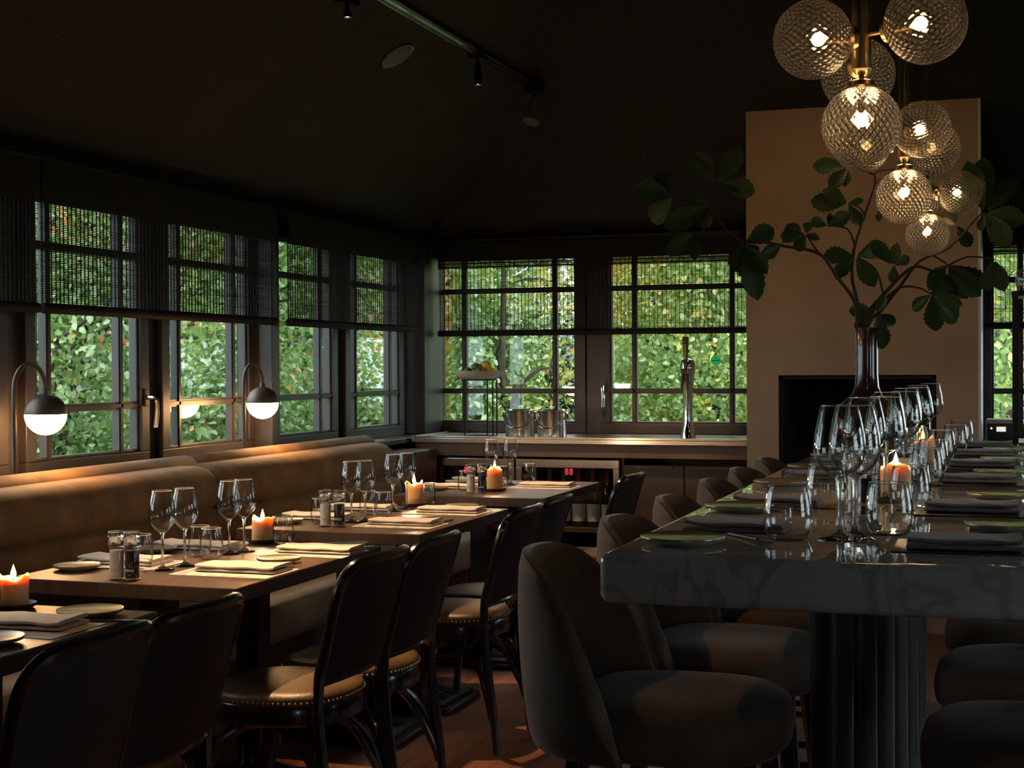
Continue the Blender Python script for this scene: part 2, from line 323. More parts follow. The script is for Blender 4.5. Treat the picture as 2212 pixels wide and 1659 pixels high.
def obj(name, mb, m, parent=None, loc=(0, 0, 0), rz=0, smooth=True, ang=35, bevel=0, sub=0):
    me = bpy.data.meshes.new(name); me.from_pydata(mb.v, [], mb.f); me.update()
    if isinstance(m, str): m = M[m]
    me.materials.append(m)
    o = bpy.data.objects.new(name, me); COL.objects.link(o); o.location = loc; o.rotation_euler = (0, 0, rz)
    if parent is not None: o.parent = parent
    if smooth:
        me.polygons.foreach_set('use_smooth', [True] * len(me.polygons)); me.set_sharp_from_angle(angle=math.radians(ang))
    if bevel:
        b = o.modifiers.new('bevel', 'BEVEL'); b.width = bevel; b.segments = 3; b.limit_method = 'ANGLE'; b.angle_limit = math.radians(40)
    if sub:
        b = o.modifiers.new('subdivision', 'SUBSURF'); b.levels = sub; b.render_levels = sub
    return o

def tag(o, label, cat, group=None, kind=None):
    o['label'] = label; o['category'] = cat
    if group: o['group'] = group
    if kind: o['kind'] = kind
    return o

def thing(name, label, cat, loc=(0, 0, 0), rz=0, group=None):
    o = bpy.data.objects.new(name, None); COL.objects.link(o); o.location = loc; o.rotation_euler = (0, 0, rz); o.empty_display_size = .1
    return tag(o, label, cat, group)

def struct(name, mb, m, parent=None, **k):
    o = obj(name, mb, m, parent, smooth=k.pop('smooth', False), **k)
    if parent is None: o['kind'] = 'structure'
    return o

def copy_tree(o, parent=None):
    c = o.copy(); COL.objects.link(c)
    if parent is not None: c.parent = parent
    for ch in list(o.children): copy_tree(ch, c)
    return c

class Kind:
    """builds the first of a kind, then copies it"""
    def __init__(s, make): s.make = make; s.first = None
    def place(s, label, loc, rz=0, group=None):
        if s.first is None: o = s.first = s.make()
        else: o = copy_tree(s.first)
        o.location = loc; o.rotation_euler = (0, 0, rz); o['label'] = label
        if group: o['group'] = group
        return o

def spot(name, loc, target, power, size, blend=.6, color=(1, .66, .36), radius=.02, parent=None):
    l = bpy.data.lights.new(name, 'SPOT'); l.energy = power; l.spot_size = math.radians(size); l.spot_blend = blend; l.color = color; l.shadow_soft_size = radius
    o = bpy.data.objects.new(name, l); COL.objects.link(o); o.location = loc
    o.rotation_euler = (Vector(target) - Vector(loc)).to_track_quat('-Z', 'Y').to_euler()
    if parent is not None:
        o.parent = parent; o.location = Vector(loc) - parent.location
    return o

def point(name, loc, power, color=(1, .6, .3), radius=.01, parent=None):
    l = bpy.data.lights.new(name, 'POINT'); l.energy = power; l.color = color; l.shadow_soft_size = radius
    o = bpy.data.objects.new(name, l); COL.objects.link(o); o.location = loc
    if parent is not None: o.parent = parent
    return o

# ================================================================ THE SETTING
XL, YB = -3.28, 8.3
struct('floor', MB().box(-3.5, 3.2, -2.4, 8.5, -.1, 0), 'floor')
# ceiling: two slopes rising from the window walls to a flat top, plus plain walls behind the camera and to the right
cb = MB()
A_, B_ = (-3.5, -2.6, 1.94), (-3.5, 8.52, 1.94)
cb.add([(-3.5, -2.6, 1.96), (-3.5, 8.52, 1.96), (3.4, 8.52, 1.96), (-1.8, -2.6, 3.1), (-1.8, 6.7, 3.1), (3.4, 6.7, 3.1), (3.4, -2.6, 3.1),
        (-3.7, -2.8, 2.1), (-3.7, 8.72, 2.1), (3.6, 8.72, 2.1), (-1.9, -2.8, 3.25), (-1.9, 7.0, 3.25), (3.6, 7.0, 3.25), (3.6, -2.8, 3.25)],
       [(0, 1, 4, 3), (1, 2, 5, 4), (3, 4, 5, 6), (7, 10, 11, 8), (8, 11, 12, 9), (10, 13, 12, 11)])
struct('ceiling', cb, 'plaster_black')
w = MB(); w.box(-3.42, -3.34, -2.4, 8.45, 0, .925); w.box(-3.42, -3.34, -2.4, 8.45, 1.995, 2.12)
SL = [4.484 + .894 * k for k in range(-2, 4)]
for s in SL: w.box(-3.375, -3.34, s - .894 + .676 + .06, s - .06, .925, 1.995)
w.box(-3.375, -3.34, -2.4, SL[0] - .894 + .676 + .06, .925, 1.995); w.box(-3.375, -3.34, SL[-1] + .736, 8.395, .925, 1.995)
struct('wall_left', w, 'wall_black')
SB = [(-3.209, .84), (-2.166, .84), (-.065, .84), (.98, .84), (2.02, .84)]
w = MB(); w.box(-3.34, 3.2, 8.36, 8.45, 0, .925); w.box(-3.34, 3.2, 8.36, 8.45, 1.995, 2.12)
xs = [-3.34] + sum([[a - .06, a + b + .06] for a, b in SB], []) + [3.2]
for i in range(0, len(xs), 2): w.box(xs[i], xs[i + 1], 8.36, 8.395, .925, 1.995)
struct('wall_back', w, 'wall_black')
w = MB(); w.box(3.0, 3.2, -2.4, 8.5, 0, .8); w.box(3.0, 3.2, -2.4, 8.5, 1.9, 3.15)
RW = [(1.6, 2.9), (4.2, 5.6)]
ys = [-2.4] + sum([list(q) for q in RW], []) + [8.5]
for i in range(0, len(ys), 2): w.box(3.0, 3.2, ys[i], ys[i + 1], .8, 1.9)
struct('wall_right', w, 'wall_black')
w = MB(); w.box(-3.5, 3.2, -2.6, -2.4, 0, .8); w.box(-3.5, 3.2, -2.6, -2.4, 1.9, 3.15); w.box(-3.5, 1.0, -2.6, -2.4, .8, 1.9); w.box(1.8, 3.2, -2.6, -2.4, .8, 1.9)
struct('wall_behind_camera', w, 'wall_black')

WN = [0]
def sash(axis, a, wd, plane, out, muntins, z0=.985, z1=1.935, zs=(1.172, 1.765), handle=None, fr=.06):
    """one casement: frame, muntins, pane; axis 'y' on the left/right walls, 'x' on the back wall"""
    WN[0] += 1
    def bx(mb, u0, u1, d0, d1, q0, q1):
        d0, d1 = sorted((plane + out * d0, plane + out * d1))
        return mb.box(d0, d1, u0, u1, q0, q1) if axis == 'y' else mb.box(u0, u1, d0, d1, q0, q1)
    root = bpy.data.objects.new('window_%d' % WN[0], None); COL.objects.link(root); root['kind'] = 'structure'
    root.location = (plane, a, z0 - fr) if axis == 'y' else (a, plane, z0 - fr)
    lo = Vector(root.location)
    def put(n, mb, m, **k):
        mb.v = [tuple(Vector(p) - lo) for p in mb.v]; return obj(n, mb, m, root, smooth=k.pop('smooth', False), **k)
    f = MB(); bx(f, a - fr, a + wd + fr, 0, .055, z0 - fr, z0); bx(f, a - fr, a + wd + fr, 0, .055, z1, z1 + fr)
    bx(f, a - fr, a, 0, .055, z0, z1); bx(f, a + wd, a + wd + fr, 0, .055, z0, z1)
    # inner glazing bead
    for q in ((a, a + .012, z0, z1), (a + wd - .012, a + wd, z0, z1), (a, a + wd, z0, z0 + .012), (a, a + wd, z1 - .012, z1)): bx(f, q[0], q[1], .012, .05, q[2], q[3])
    put('frame', f, 'frame', bevel=.004)
    g = MB()
    for mo in muntins: bx(g, a + mo - .015, a + mo + .015, .014, .045, z0, z1); bx(g, a + mo - .007, a + mo + .007, .008, .03, z0, z1)
    for z in zs: bx(g, a, a + wd, .014, .045, z - .015, z + .015); bx(g, a, a + wd, .008, .03, z - .007, z + .007)
    put('muntin', g, 'frame')
    p = MB(); bx(p, a, a + wd, .028, .032, z0, z1); put('pane', p, 'pane')
    if handle is not None:
        hz = 1.20; h = MB()
        def P(u, d, z): return (plane - out * d, u, z) if axis == 'y' else (u, plane - out * d, z)
        h2 = MB(); bx(h2, handle - .013, handle + .013, -.008, 0, hz - .035, hz + .035)
        put('handle_plate', h2, 'frame', bevel=.003)
        h.tube(smooth_path([P(handle, 0, hz), P(handle, .035, hz), P(handle, .05, hz - .012), P(handle + .004, .05, hz - .06), P(handle, .045, hz - .12)], 4), [.009] * 12 + [.010] * 5, 8)
        put('handle', h, 'steel', smooth=True)
    return root
for i, s in enumerate(SL):
    sash('y', s, .676, XL, -1, (.09, .553), handle=s + .676 + .03 if i in (2, ) else None)
for i, (a, b) in enumerate(SB):
    sash('x', a, b, YB, 1, (.145, b - .13), z1=1.965, handle=a - .03 if i == 1 else None)
for a, b in RW: sash('y', a + .06, b - a - .12, 3.0, 1, (.14, b - a - .26), .86, 1.84, (1.2, 1.6))
sash('x', 1.06, .68, -2.4, -1, (.34,), .86, 1.84, (1.2, 1.6))

# posts and boards between the casements
t = MB(); t.box(-3.34, -3.19, 6.105, 6.175, .925, 2.02); struct('trim_1', t, 'frame', bevel=.004)
t = MB(); t.box(-3.34, -3.20, 8.02, 8.36, .925, 2.02); struct('trim_2', t, 'frame', bevel=.004)
t = MB()
for i in range(5): t.box(-3.345, -3.315, SL[i] + .70, SL[i] + .87, .925, 1.995)
struct('trim_3', t, 'frame')
t = MB(); t.box(-2.369 + .06, -2.166 - .06, 8.315, 8.4, .925, 1.995); struct('trim_4', t, 'frame', bevel=.003)
t = MB(); t.box(-3.34, -3.13, -2.3, 8.36, .895, .925); struct('trim_5', t, 'frame', bevel=.004)
t = MB(); t.box(-3.3, 3.0, 8.14, 8.36, .895, .925); struct('trim_6', t, 'frame', bevel=.004)
t = MB(); t.box(-3.30, -3.24, -2.4, 8.3, 2.0, 2.07); t.box(-3.3, 3.0, 8.25, 8.31, 2.0, 2.07); struct('trim_7', t, 'frame')
# chimney breast with its firebox
FX0, FX1, FY = -1.24, -.12, 7.5
w = MB(); ox0, ox1, oz0, oz1 = -1.08, -.315, .62, 1.266
w.box(FX0, ox0, FY, 8.36, 0, 2.9); w.box(ox1, FX1, FY, 8.36, 0, 2.9); w.box(ox0, ox1, FY, 8.36, oz1, 2.9); w.box(ox0, ox1, FY, 8.36, 0, oz0); w.box(ox0, ox1, 8.0, 8.36, oz0, oz1)
struct('wall_fireplace', w, 'suede')
w = MB(); e = .004
w.box(ox0, ox0 + .02, FY + .015, 8.0, oz0, oz1); w.box(ox1 - .02, ox1, FY + .015, 8.0, oz0, oz1); w.box(ox0, ox1, FY + .015, 8.0, oz1 - .02, oz1 - e); w.box(ox0, ox1, FY + .015, 8.0, oz0 + e, oz0 + .02); w.box(ox0 + e, ox1 - e, 7.97, 7.999, oz0, oz1)
fb = struct('trim_8', w, 'soot')
w = MB(); w.box(FX1, FX1 + .012, FY, 8.25, 0, 2.62); struct('trim_window_lit_side', w, 'window_lit_edge')  # window light on the chimney's right side, put into a white facing
struct('ground', MB().box(-40, 30, -20, 60, -.4, -.25), 'grass')

# ================================================================ BLINDS
def blind(axis, u0, u1, pl, label, zb=1.54, zt=1.99, pitch=.0062, string=.024, roll=.019):
    root = thing('woven_reed_blind', label, 'window blind', (pl, (u0 + u1) / 2, zb) if axis == 'y' else ((u0 + u1) / 2, pl, zb), 0, 'woven reed blinds on the windows')
    L_ = (u1 - u0) / 2; sgn = 1 if axis == 'y' else -1
    def bx(mb, a, b, d0, d1, q0, q1):
        return mb.box(d0 * sgn if sgn > 0 else -d1, d1 if sgn > 0 else -d0, a, b, q0, q1) if axis == 'y' else mb.box(a, b, min(-d0, -d1), max(-d0, -d1), q0, q1)
    r = MB(); z = 0
    while z < zt - zb: bx(r, -L_, L_, 0, .0022, z, z + .0027 * random.uniform(.75, 1.25)); z += pitch
    x = -L_ + .01
    while x < L_: bx(r, x - .0013, x + .0013, -.0006, .0032, 0, zt - zb); x += string * random.uniform(.85, 1.15)
    obj('woven_slats', r, 'reed', root, smooth=False)
    v = MB(); z = zt - zb - .10
    while z < zt - zb + .045: bx(v, -L_, L_, .012, .0142, z, z + .0048); z += .0055
    bx(v, -L_, L_, -.02, .010, zt - zb + .01, zt - zb + .045)
    obj('valance', v, 'reed', root, smooth=False)
    q = MB(); n = 12; pts = []
    k = 0; y = -L_
    pth = []; rad = []
    while y < L_:
        pth.append((.008, y, -.012) if axis == 'y' else (y, -.008, -.012)); rad.append(roll * (1 if k % 2 else .90)); y += .010; k += 1
    q.tube(pth, rad, n); obj('rolled_hem', q, 'reed', root)
    c = MB(); e = L_ - .04
    c.tube([(.02, e, .4), (.022, e + .002, 0), (.02, e, -.5)] if axis == 'y' else [(-e, -.02, .4), (-e, -.022, 0), (-e, -.02, -.5)], .0015, 5); obj('pull_cord', c, 'blackmetal', root)
    return root
blind('y', 3.0, 4.33, -3.16, 'woven reed blind at the far left edge, lowered over the first window')
blind('y', 4.345, 6.07, -3.16, 'long woven reed blind above the two globe lamps, left window wall')
blind('y', 6.20, 7.80, -3.16, 'woven reed blind on the left wall next to the corner')
blind('x', -3.18, -1.26, 8.2, 'wide woven reed blind over the bar counter windows', zb=1.525, pitch=.0075)
blind('x', -.10, .88, 8.2, 'narrow woven reed blind right of the chimney breast', zb=1.53, pitch=.0075)

# ================================================================ GARDEN
def leaf_cloud(n, cen, rad, size, clumps=26, seed=0, ztrim=-.2, fill=.5):
    g = np.random.default_rng(seed)
    cc = g.normal(size=(clumps, 3)); cc /= np.linalg.norm(cc, axis=1)[:, None]; cc *= g.uniform(.45, 1.0, (clumps, 1)) * .8
    idx = g.integers(0, clumps, n); d = g.normal(size=(n, 3)); d /= np.linalg.norm(d, axis=1)[:, None]
    p = cc[idx] + d * (g.uniform(.2, 1, (n, 1)) ** fill) * g.uniform(.28, .42, (clumps, 1))[idx]
    p = p * np.array(rad) + np.array(cen); keep = p[:, 2] > ztrim; p = p[keep]; d = d[keep]; n = len(p)
    # outward normal, drooping tip direction
    nn = d + g.normal(size=(n, 3)) * .55 + np.array([0, 0, .35]); nn /= np.linalg.norm(nn, axis=1)[:, None]
    t = g.normal(size=(n, 3)) + np.array([0, 0, -.8]); t -= (t * nn).sum(1)[:, None] * nn; t /= np.linalg.norm(t, axis=1)[:, None]
    s = np.cross(nn, t); L = size * g.uniform(.6, 1.25, (n, 1)); W = L * .36
    v = np.stack([p, p + t * L * .35 + s * W + nn * W * .35, p + t * L * .8 + s * W * .7 + nn * W * .2, p + t * L * 1.08, p + t * L * .8 - s * W * .7 + nn * W * .2, p + t * L * .35 - s * W + nn * W * .35], 1).reshape(-1, 3)
    return v, n
def leaf_mesh(name, v, n, m, parent):
    me = bpy.data.meshes.new(name)
    me.vertices.add(len(v)); me.vertices.foreach_set('co', v.astype(np.float32).ravel())
    b = np.arange(n)[:, None] * 6; q = np.concatenate([b + np.array([0, 1, 2, 3]), b + np.array([0, 3, 4, 5])], 1).reshape(-1, 4)
    me.loops.add(q.size); me.loops.foreach_set('vertex_index', q.ravel().astype(np.int32))
    me.polygons.add(len(q)); me.polygons.foreach_set('loop_start', np.arange(0, q.size, 4, dtype=np.int32)); me.polygons.foreach_set('loop_total', np.full(len(q), 4, np.int32))
    me.update(calc_edges=True); me.validate(); me.materials.append(M[m])
    o = bpy.data.objects.new(name, me); COL.objects.link(o); o.parent = parent; return o
def tree(label, deg, dist, rad, h, n, size, m, seed, bare=False, kind='tree', clumps=26):
    a = math.radians(deg); x, y = -math.sin(a) * dist, math.cos(a) * dist
    root = thing('leafy_' + kind, label, kind, (x, y, -.26)); g = random.Random(seed)
    tr = MB(); tr.tube([(0, 0, 0), (.05, .03, h * .4), (-.04, .05, h * .8), (0, 0, h + rad[2] * .5)], [.09, .06, .035, .015], 8)
    for k in range(9 if bare else 5):
        b = g.uniform(0, 2 * PI); z = h * g.uniform(.45, .95); ln = rad[0] * g.uniform(.6, .95)
        tr.tube(smooth_path([(0, 0, z), (math.cos(b) * ln * .4, math.sin(b) * ln * .4, z + .3), (math.cos(b + .3) * ln * .75, math.sin(b + .3) * ln * .75, z + .4), (math.cos(b + .2) * ln, math.sin(b + .2) * ln, z + g.uniform(.1, .9))], 3), [.022, .020, .019, .017, .015, .013, .011, .009, .007, .005], 5)
    obj('trunk', tr, 'bark', root)
    v, k = leaf_cloud(n, (0, 0, h), rad, size, clumps, seed); leaf_mesh('foliage', v, k, m, root)
    return root
tree('broad green beech outside the leftmost windows, orange leaves scattered in it', 35.5, 9.4, (1.6, 1.7, 2.6), 1.9, 40000, .046, 'leaf_a', 1)
tree('green beech seen through the window between the two globe lamps', 28.8, 11.0, (1.7, 1.6, 2.7), 2.0, 38000, .05, 'leaf_a', 2)
tree('pale green tree seen through the third left-wall window', 24.2, 14.6, (1.3, 1.3, 2.4), 1.9, 16000, .062, 'leaf_a', 3)
tree('orange maple seen through the left-wall window nearest the corner', 21.6, 12.4, (.62, .7, 1.3), 2.3, 7000, .06, 'leaf_d', 4, clumps=14)
tree('yellow green bush outside the corner, left end of the bar window', 18.7, 11.6, (.55, .6, 1.7), 1.5, 9000, .055, 'leaf_b', 5, kind='bush', clumps=14)
tree('dark tree with bare branches behind the fruit stand window', 16.2, 14.8, (1.2, 1.1, 1.3), 1.1, 9000, .062, 'leaf_c', 6, bare=True)
tree('yellow and green maple behind the beer tap', 10.6, 12.4, (1.35, 1.5, 2.9), 2.2, 44000, .048, 'leaf_b', 7, clumps=36)
tree('green tree seen through the window right of the chimney breast', .3, 12.6, (1.6, 1.6, 2.6), 1.9, 16000, .06, 'leaf_b', 8)
tree('tall dark tree behind the leftmost beech', 34.5, 14.6, (2.6, 2.2, 3.8), 3.2, 20000, .10, 'leaf_c', 9)
tree('tall dark tree behind the second beech', 27.2, 18.5, (2.5, 2.2, 3.8), 3.4, 18000, .11, 'leaf_c', 10)
tree('tall thin-leaved tree with sky gaps behind the corner bush', 20.5, 22, (2.2, 2, 3.9), 3.8, 10000, .11, 'leaf_a', 11, bare=True)
tree('tall sparse tree with sky between its branches behind the ice buckets', 14.4, 19.5, (1.9, 1.9, 3.3), 3.0, 6500, .075, 'leaf_b', 12, bare=True, clumps=40)
tree('tall green tree behind the yellow maple', 8.4, 18.5, (2.0, 2.0, 3.6), 3.0, 14000, .10, 'leaf_c', 13)
tree('tall green tree behind the right-hand window tree', .6, 19.5, (2.4, 2.2, 3.4), 3.0, 12000, .11, 'leaf_c', 14)

# ================================================================ BANQUETTE
bq = thing('banquette_bench', 'long tan velvet banquette bench under the left windows', 'bench', (-2.9, 4.0, 0))
def loc_(mb): mb.v = [(x + 2.9, y - 4.0, z) for x, y, z in mb.v]; return mb
def roll(x, z, r, y0, y1, flat=1.0):
    mb = MB(); n = 20; loops = []
    prof = [(0, .0), (.25, .35), (.6, .75), (.85, .93), (1, 1)]
    ys = [(y0 + r * .8 * (1 - math.cos(a * PI / 2)) if False else y0 + r * .9 * (1 - math.sqrt(max(0, 1 - (1 - b) ** 2 * 1)) ) * 0 + r * .8 * a, max(b, .02)) for a, b in prof]
    ys = [(y0 + r * .7 * a, max(b, .02)) for a, b in prof]; ye = [(y1 - r * .7 * a, max(b, .02)) for a, b in reversed(prof)]
    for y, s in ys + ye: loops.append([(x + r * s * math.cos(2 * PI * k / n), y, z + r * s * flat * math.sin(2 * PI * k / n)) for k in range(n)])
    return mb.loft(loops, cap=True)
def pad(x0, x1, z0, z1, y0, y1, r, lean=0):
    """upholstered slab, rounded in section and at its ends"""
    mb = MB(); n = 6
    def sec(y, ins):
        out = []
        for cx, cz, t in ((x1 - r, z1 - r, 0), (x0 + r, z1 - r, 1), (x0 + r, z0 + r, 2), (x1 - r, z0 + r, 3)):
            for k in range(n + 1):
                a = (t + k / n) * PI / 2; q = max(r - ins, .002); px = cx + q * math.cos(a); pz = cz + q * math.sin(a); out.append((px - lean * (pz - z0), y, pz))
        return out
    lv = [(y0 + r * (1 - math.sin(a)), r * (1 - math.cos(a))) for a in [k * PI / 8 for k in (0,)]]
    L1 = [(y0 + r * .0, r * .6), (y0 + r * .12, r * .3), (y0 + r * .35, r * .1), (y0 + r * .7, 0)]
    L2 = [(y1 - (q - y0), i) for q, i in reversed(L1)]
    return mb.loft([sec(y, i) for y, i in L1 + L2], cap=True)
SEG = ((1.0, 3.2), (3.2, 5.235), (5.235, 6.98)); SEG2 = ((1.0, 3.1), (3.1, 5.10), (5.10, 6.86)); SEG3 = ((1.2, 3.55), (3.55, 5.80), (5.80, 7.05))
for y0, y1 in SEG: obj('top_roll', loc_(roll(-3.10, .905, .066, y0, y1)), 'velvet', bq, ang=60)
for y0, y1 in SEG2:
    obj('backrest_roll', loc_(pad(-3.12, -2.88, .745, .94, y0, y1, .085)), 'velvet', bq, ang=60)
    obj('backrest_cushion', loc_(pad(-3.10, -2.85, .42, .775, y0, y1, .06)), 'velvet', bq, ang=60)
for y0, y1 in SEG3: obj('seat_cushion', loc_(pad(-3.1, -2.45, .325, .485, y0, y1, .05)), 'seatcloth', bq, ang=60)
b = MB(); b.box(-3.14, -2.56, 1.2, 7.0, .06, .325); obj('plinth', loc_(b), 'fascia', bq, smooth=False)
b = MB(); b.box(-3.2, -3.10, 1.0, 7.0, 0, .86); obj('back_board', loc_(b), 'fascia', bq, smooth=False)
lb = MB().box(-.15, .155, -.25, .27, 0, .868); o = obj('corner_ledge_cabinet', lb, 'fascia', loc=(-3.12, 7.33, 0), smooth=False, bevel=.006)
tag(o, 'low brown cabinet in the corner between the banquette and the bar counter', 'cabinet')

# ================================================================ GLOBE LAMPS
def globe_lamp(y, label):
    t = thing('globe_lamp', label, 'lamp', (-3.11, y, .925), 0, 'globe lamps behind the banquette')
    p = MB(); p.tube([(0, -.17, 0), (0, -.17, .27)] + [(0, -.085 - .085 * math.cos(a), .325 + .085 * math.sin(a)) for a in [k * PI / 12 for k in range(0, 13)]] + [(0, 0, .305)], .0075, 10)
    p.lathe([(.03, 0), (.03, .008), (.008, .012)], 16, (0, -.17, 0)); obj('curved_stem', p, 'globe_cap', t)
    s = MB(); s.sphere((0, 0, .238), .0715, 36, a0=0, a1=PI / 2, m=12); s.lathe([(.012, 0), (.012, .016), (.008, .02)], 12, (0, 0, .305)); obj('shade', s, 'globe_cap', t)
    g = MB(); g.sphere((0, 0, .237), .070, 36, a0=-PI / 2, a1=0, m=12); obj('opal_globe', g, 'globe_glow', t)
    return t
globe_lamp(3.41, 'globe lamp on the curved black stem at the far left edge, hidden beyond the frame') if False else None
globe_lamp(4.30, 'glowing globe lamp on a bent stem, the nearer left one of two')
globe_lamp(5.86, 'glowing globe lamp on a bent stem near the wall post, the farther of two')

# ================================================================ DINING TABLES
def make_table():
    t = thing('dining_table', '', 'table', group='brown wooden dining tables')
    o = MB(); o.box(-.35, .35, -.47, .47, .71, .75); obj('tabletop', o, 'tabletop', t, smooth=False, bevel=.003)
    for y in (-.27, .27):
        c = MB(); c.box(-.04, .04, y - .04, y + .04, .035, .71); c.box(-.2, .2, y - .03, y + .03, .69, .709); obj('column', c, 'iron', t, smooth=False, bevel=.004)
        b = MB(); b.rbox(-.24, .24, y - .19, y + .19, 0, .022, .03); b.box(-.21, .21, y - .16, y + .16, .022, .034)
        for k in range(8):
            a = k * PI / 4 + PI / 8; b.tube(smooth_path([(math.cos(a) * .045, y + math.sin(a) * .045, .15), (math.cos(a) * .055, y + math.sin(a) * .055, .08), (math.cos(a) * .19, y + math.sin(a) * .14, .035)], 4), .010, 6)
        obj('cast_foot', b, 'iron', t)
    return t
TB = Kind(make_table); TX = -2.23
TY = (2.55, 3.86, 5.13, 6.53)
for y, l in zip(TY, ('brown wooden table at the left edge, lowest in the photo', 'brown wooden table second from the front, two pairs of wine glasses on it',
                     'brown wooden table third from the front, between the banquette and curved chairs', 'brown wooden table farthest back, right in front of the wine fridges')):
    TB.place(l, (TX, y, 0))

# ================================================================ BENTWOOD CHAIRS (local front = +x)
def make_chair():
    t = thing('bentwood_chair', '', 'chair', group='black bentwood chairs along the wooden tables')
    def ring(rx0, rx1, ry, n=40, e=2.6):
        out = []
        for k in range(n):
            a = 2 * PI * k / n; c, s = math.cos(a), math.sin(a); q = (abs(c) ** e + abs(s) ** e) ** (-1 / e)
            x = c * q * (rx1 if c > 0 else rx0); out.append((x, s * q * ry * (1 + .06 * (x / .2))))
        return out
    def rs(ls, e=1): return [(x * e, y * e) for x, y in ls]
    R = ring(.185, .20, .195)
    f = MB(); f.loft([[(x, y, .385) for x, y in rs(R, .99)], [(x, y, .39) for x, y in R], [(x, y, .432) for x, y in R], [(x, y, .437) for x, y in rs(R, .985)], [(x, y, .437) for x, y in rs(R, .8)]], cap=True)
    obj('seat_frame', f, 'blackwood', t)
    s = MB(); s.loft([[(x, y, .437) for x, y in rs(R, .985)], [(x, y, .452) for x, y in rs(R, .99)], [(x, y, .463) for x, y in rs(R, .96)], [(x, y, .470) for x, y in rs(R, .86)], [(x, y, .475) for x, y in rs(R, .6)], [(x, y, .477) for x, y in rs(R, .25)]], cap=True)
    obj('seat', s, 'leather', t, ang=50)
    n_ = MB(); R2 = ring(.185, .20, .195, 84)
    for x, y in R2: n_.sphere((x * .995, y * .995, .446), .0035, 6, m=4)
    o = obj('nail_trim', n_, 'brassnail', t); 
    def back(u, v):                                       # u -1..1 across, v 0..1 up
        hw = .185 + .022 * v; x = -.205 - .085 * v + .035 * (u * u); return Vector((x, u * hw, .505 + .315 * v))
    # outline of the panel, arched at the top
    ol = [(-1, .04), (-1, .2), (-1, .45), (-1, .7), (-.97, .83), (-.88, .93), (-.72, .985), (-.4, 1.0), (0, 1.0), (.4, 1.0), (.72, .985), (.88, .93), (.97, .83), (1, .7), (1, .45), (1, .2), (1, .04)]
    P = [back(u, v) for u, v in ol]
    legs = MB()
    def leg(sg): return [Vector((-.215, sg * .185, 0)), Vector((-.200, sg * .185, .15)), Vector((-.178, sg * .188, .33)), Vector((-.170, sg * .189, .43))]
    L_ = leg(-1); R_ = leg(1)
    fr = smooth_path([L_[3]] + P + [R_[3]], 4); fm = MB(); fm.tube(fr, .0145, 10); obj('back_frame', fm, 'blackwood', t)
    lo = [back(u, .0 + .03 * (1 - u * u)) for u in (-1, -.6, -.2, .2, .6, 1)]; lm = MB(); lm.tube(smooth_path(lo, 4), .012, 8); obj('lower_rail', lm, 'blackwood', t)
    pn = MB(); nu, nv = 16, 12
    def grid(off):
        g = []
        for j in range(nv + 1):
            v = .03 + .955 * j / nv; k = 1 if v < .7 else math.sqrt(max(.0, 1 - ((v - .7) / .3) ** 2.6)) * .28 + .72
            for i in range(nu + 1):
                u = (-1 + 2 * i / nu) * k * .985; p = back(u, v); g.append((p.x + off, p.y, p.z))
        return g
    a, b = grid(.010), grid(-.008); N = nu + 1
    fs = [(j * N + i, j * N + i + 1, (j + 1) * N + i + 1, (j + 1) * N + i) for j in range(nv) for i in range(nu)]
    pn.add(a + b, fs + [tuple(q + len(a) for q in reversed(f_)) for f_ in fs]); obj('back_panel', pn, 'chairback', t, ang=60)
    for sg in (-1, 1):
        m_ = MB(); m_.tube(smooth_path(leg(sg), 4), [.013] * 4 + [.0155] * 9, 10); m_.lathe([(.012, 0), (.013, .006)], 10, (-.215, sg * .185, 0)); obj('leg', m_, 'blackwood', t)
        m_ = MB(); m_.tube([(.215, sg * .18, 0), (.195, sg * .172, .2), (.175, sg * .165, .40)], [.0125, .016, .018], 10); obj('leg', m_, 'blackwood', t)
        q = MB(); q.tube(smooth_path([(.195, sg * .17, .16), (.165, sg * .165, .28), (.09, sg * .15, .355), (0, sg * .148, .378), (-.08, sg * .16, .35), (-.155, sg * .178, .27), (-.195, sg * .183, .12)], 5), .0105, 8); obj('brace', q, 'blackwood', t)
    q = MB(); q.tube(smooth_path([(.19, -.17, .17), (.16, -.14, .29), (.14, -.05, .37), (.14, .05, .37), (.16, .14, .29), (.19, .17, .17)], 5), .0105, 8); obj('brace', q, 'blackwood', t)
    q = MB(); q.tube(smooth_path([(-.195, -.18, .14), (-.14, -.14, .28), (-.12, -.05, .36), (-.12, .05, .36), (-.14, .14, .28), (-.195, .18, .14)], 5), .0105, 8); obj('brace', q, 'blackwood', t)
    return t
CH = Kind(make_chair)
for x, y, rz, l in ((-1.88, 2.36, 0, 'black curved-back chair at the lower left corner, nearest of its row'),
                    (-1.88, 2.72, 1, 'black curved-back chair second in the row, at the frontmost table'),
                    (-1.86, 3.63, -1, 'black curved-back chair whose tan leather seat shows brass nails, lit from above'),
                    (-1.85, 4.01, 1, 'black curved-back chair directly behind the one with the lit tan seat'),
                    (-1.87, 4.92, 0, 'black curved-back chair just left of the nearest velvet bar stool, seat visible'),
                    (-1.88, 5.33, 0, 'black curved-back chair at the third table, on its far side'),
                    (-1.88, 6.52, -2, 'black curved-back chair farthest back, in front of the wine fridge')):
    CH.place(l, (x + .02, y, 0), PI + math.radians(rz))

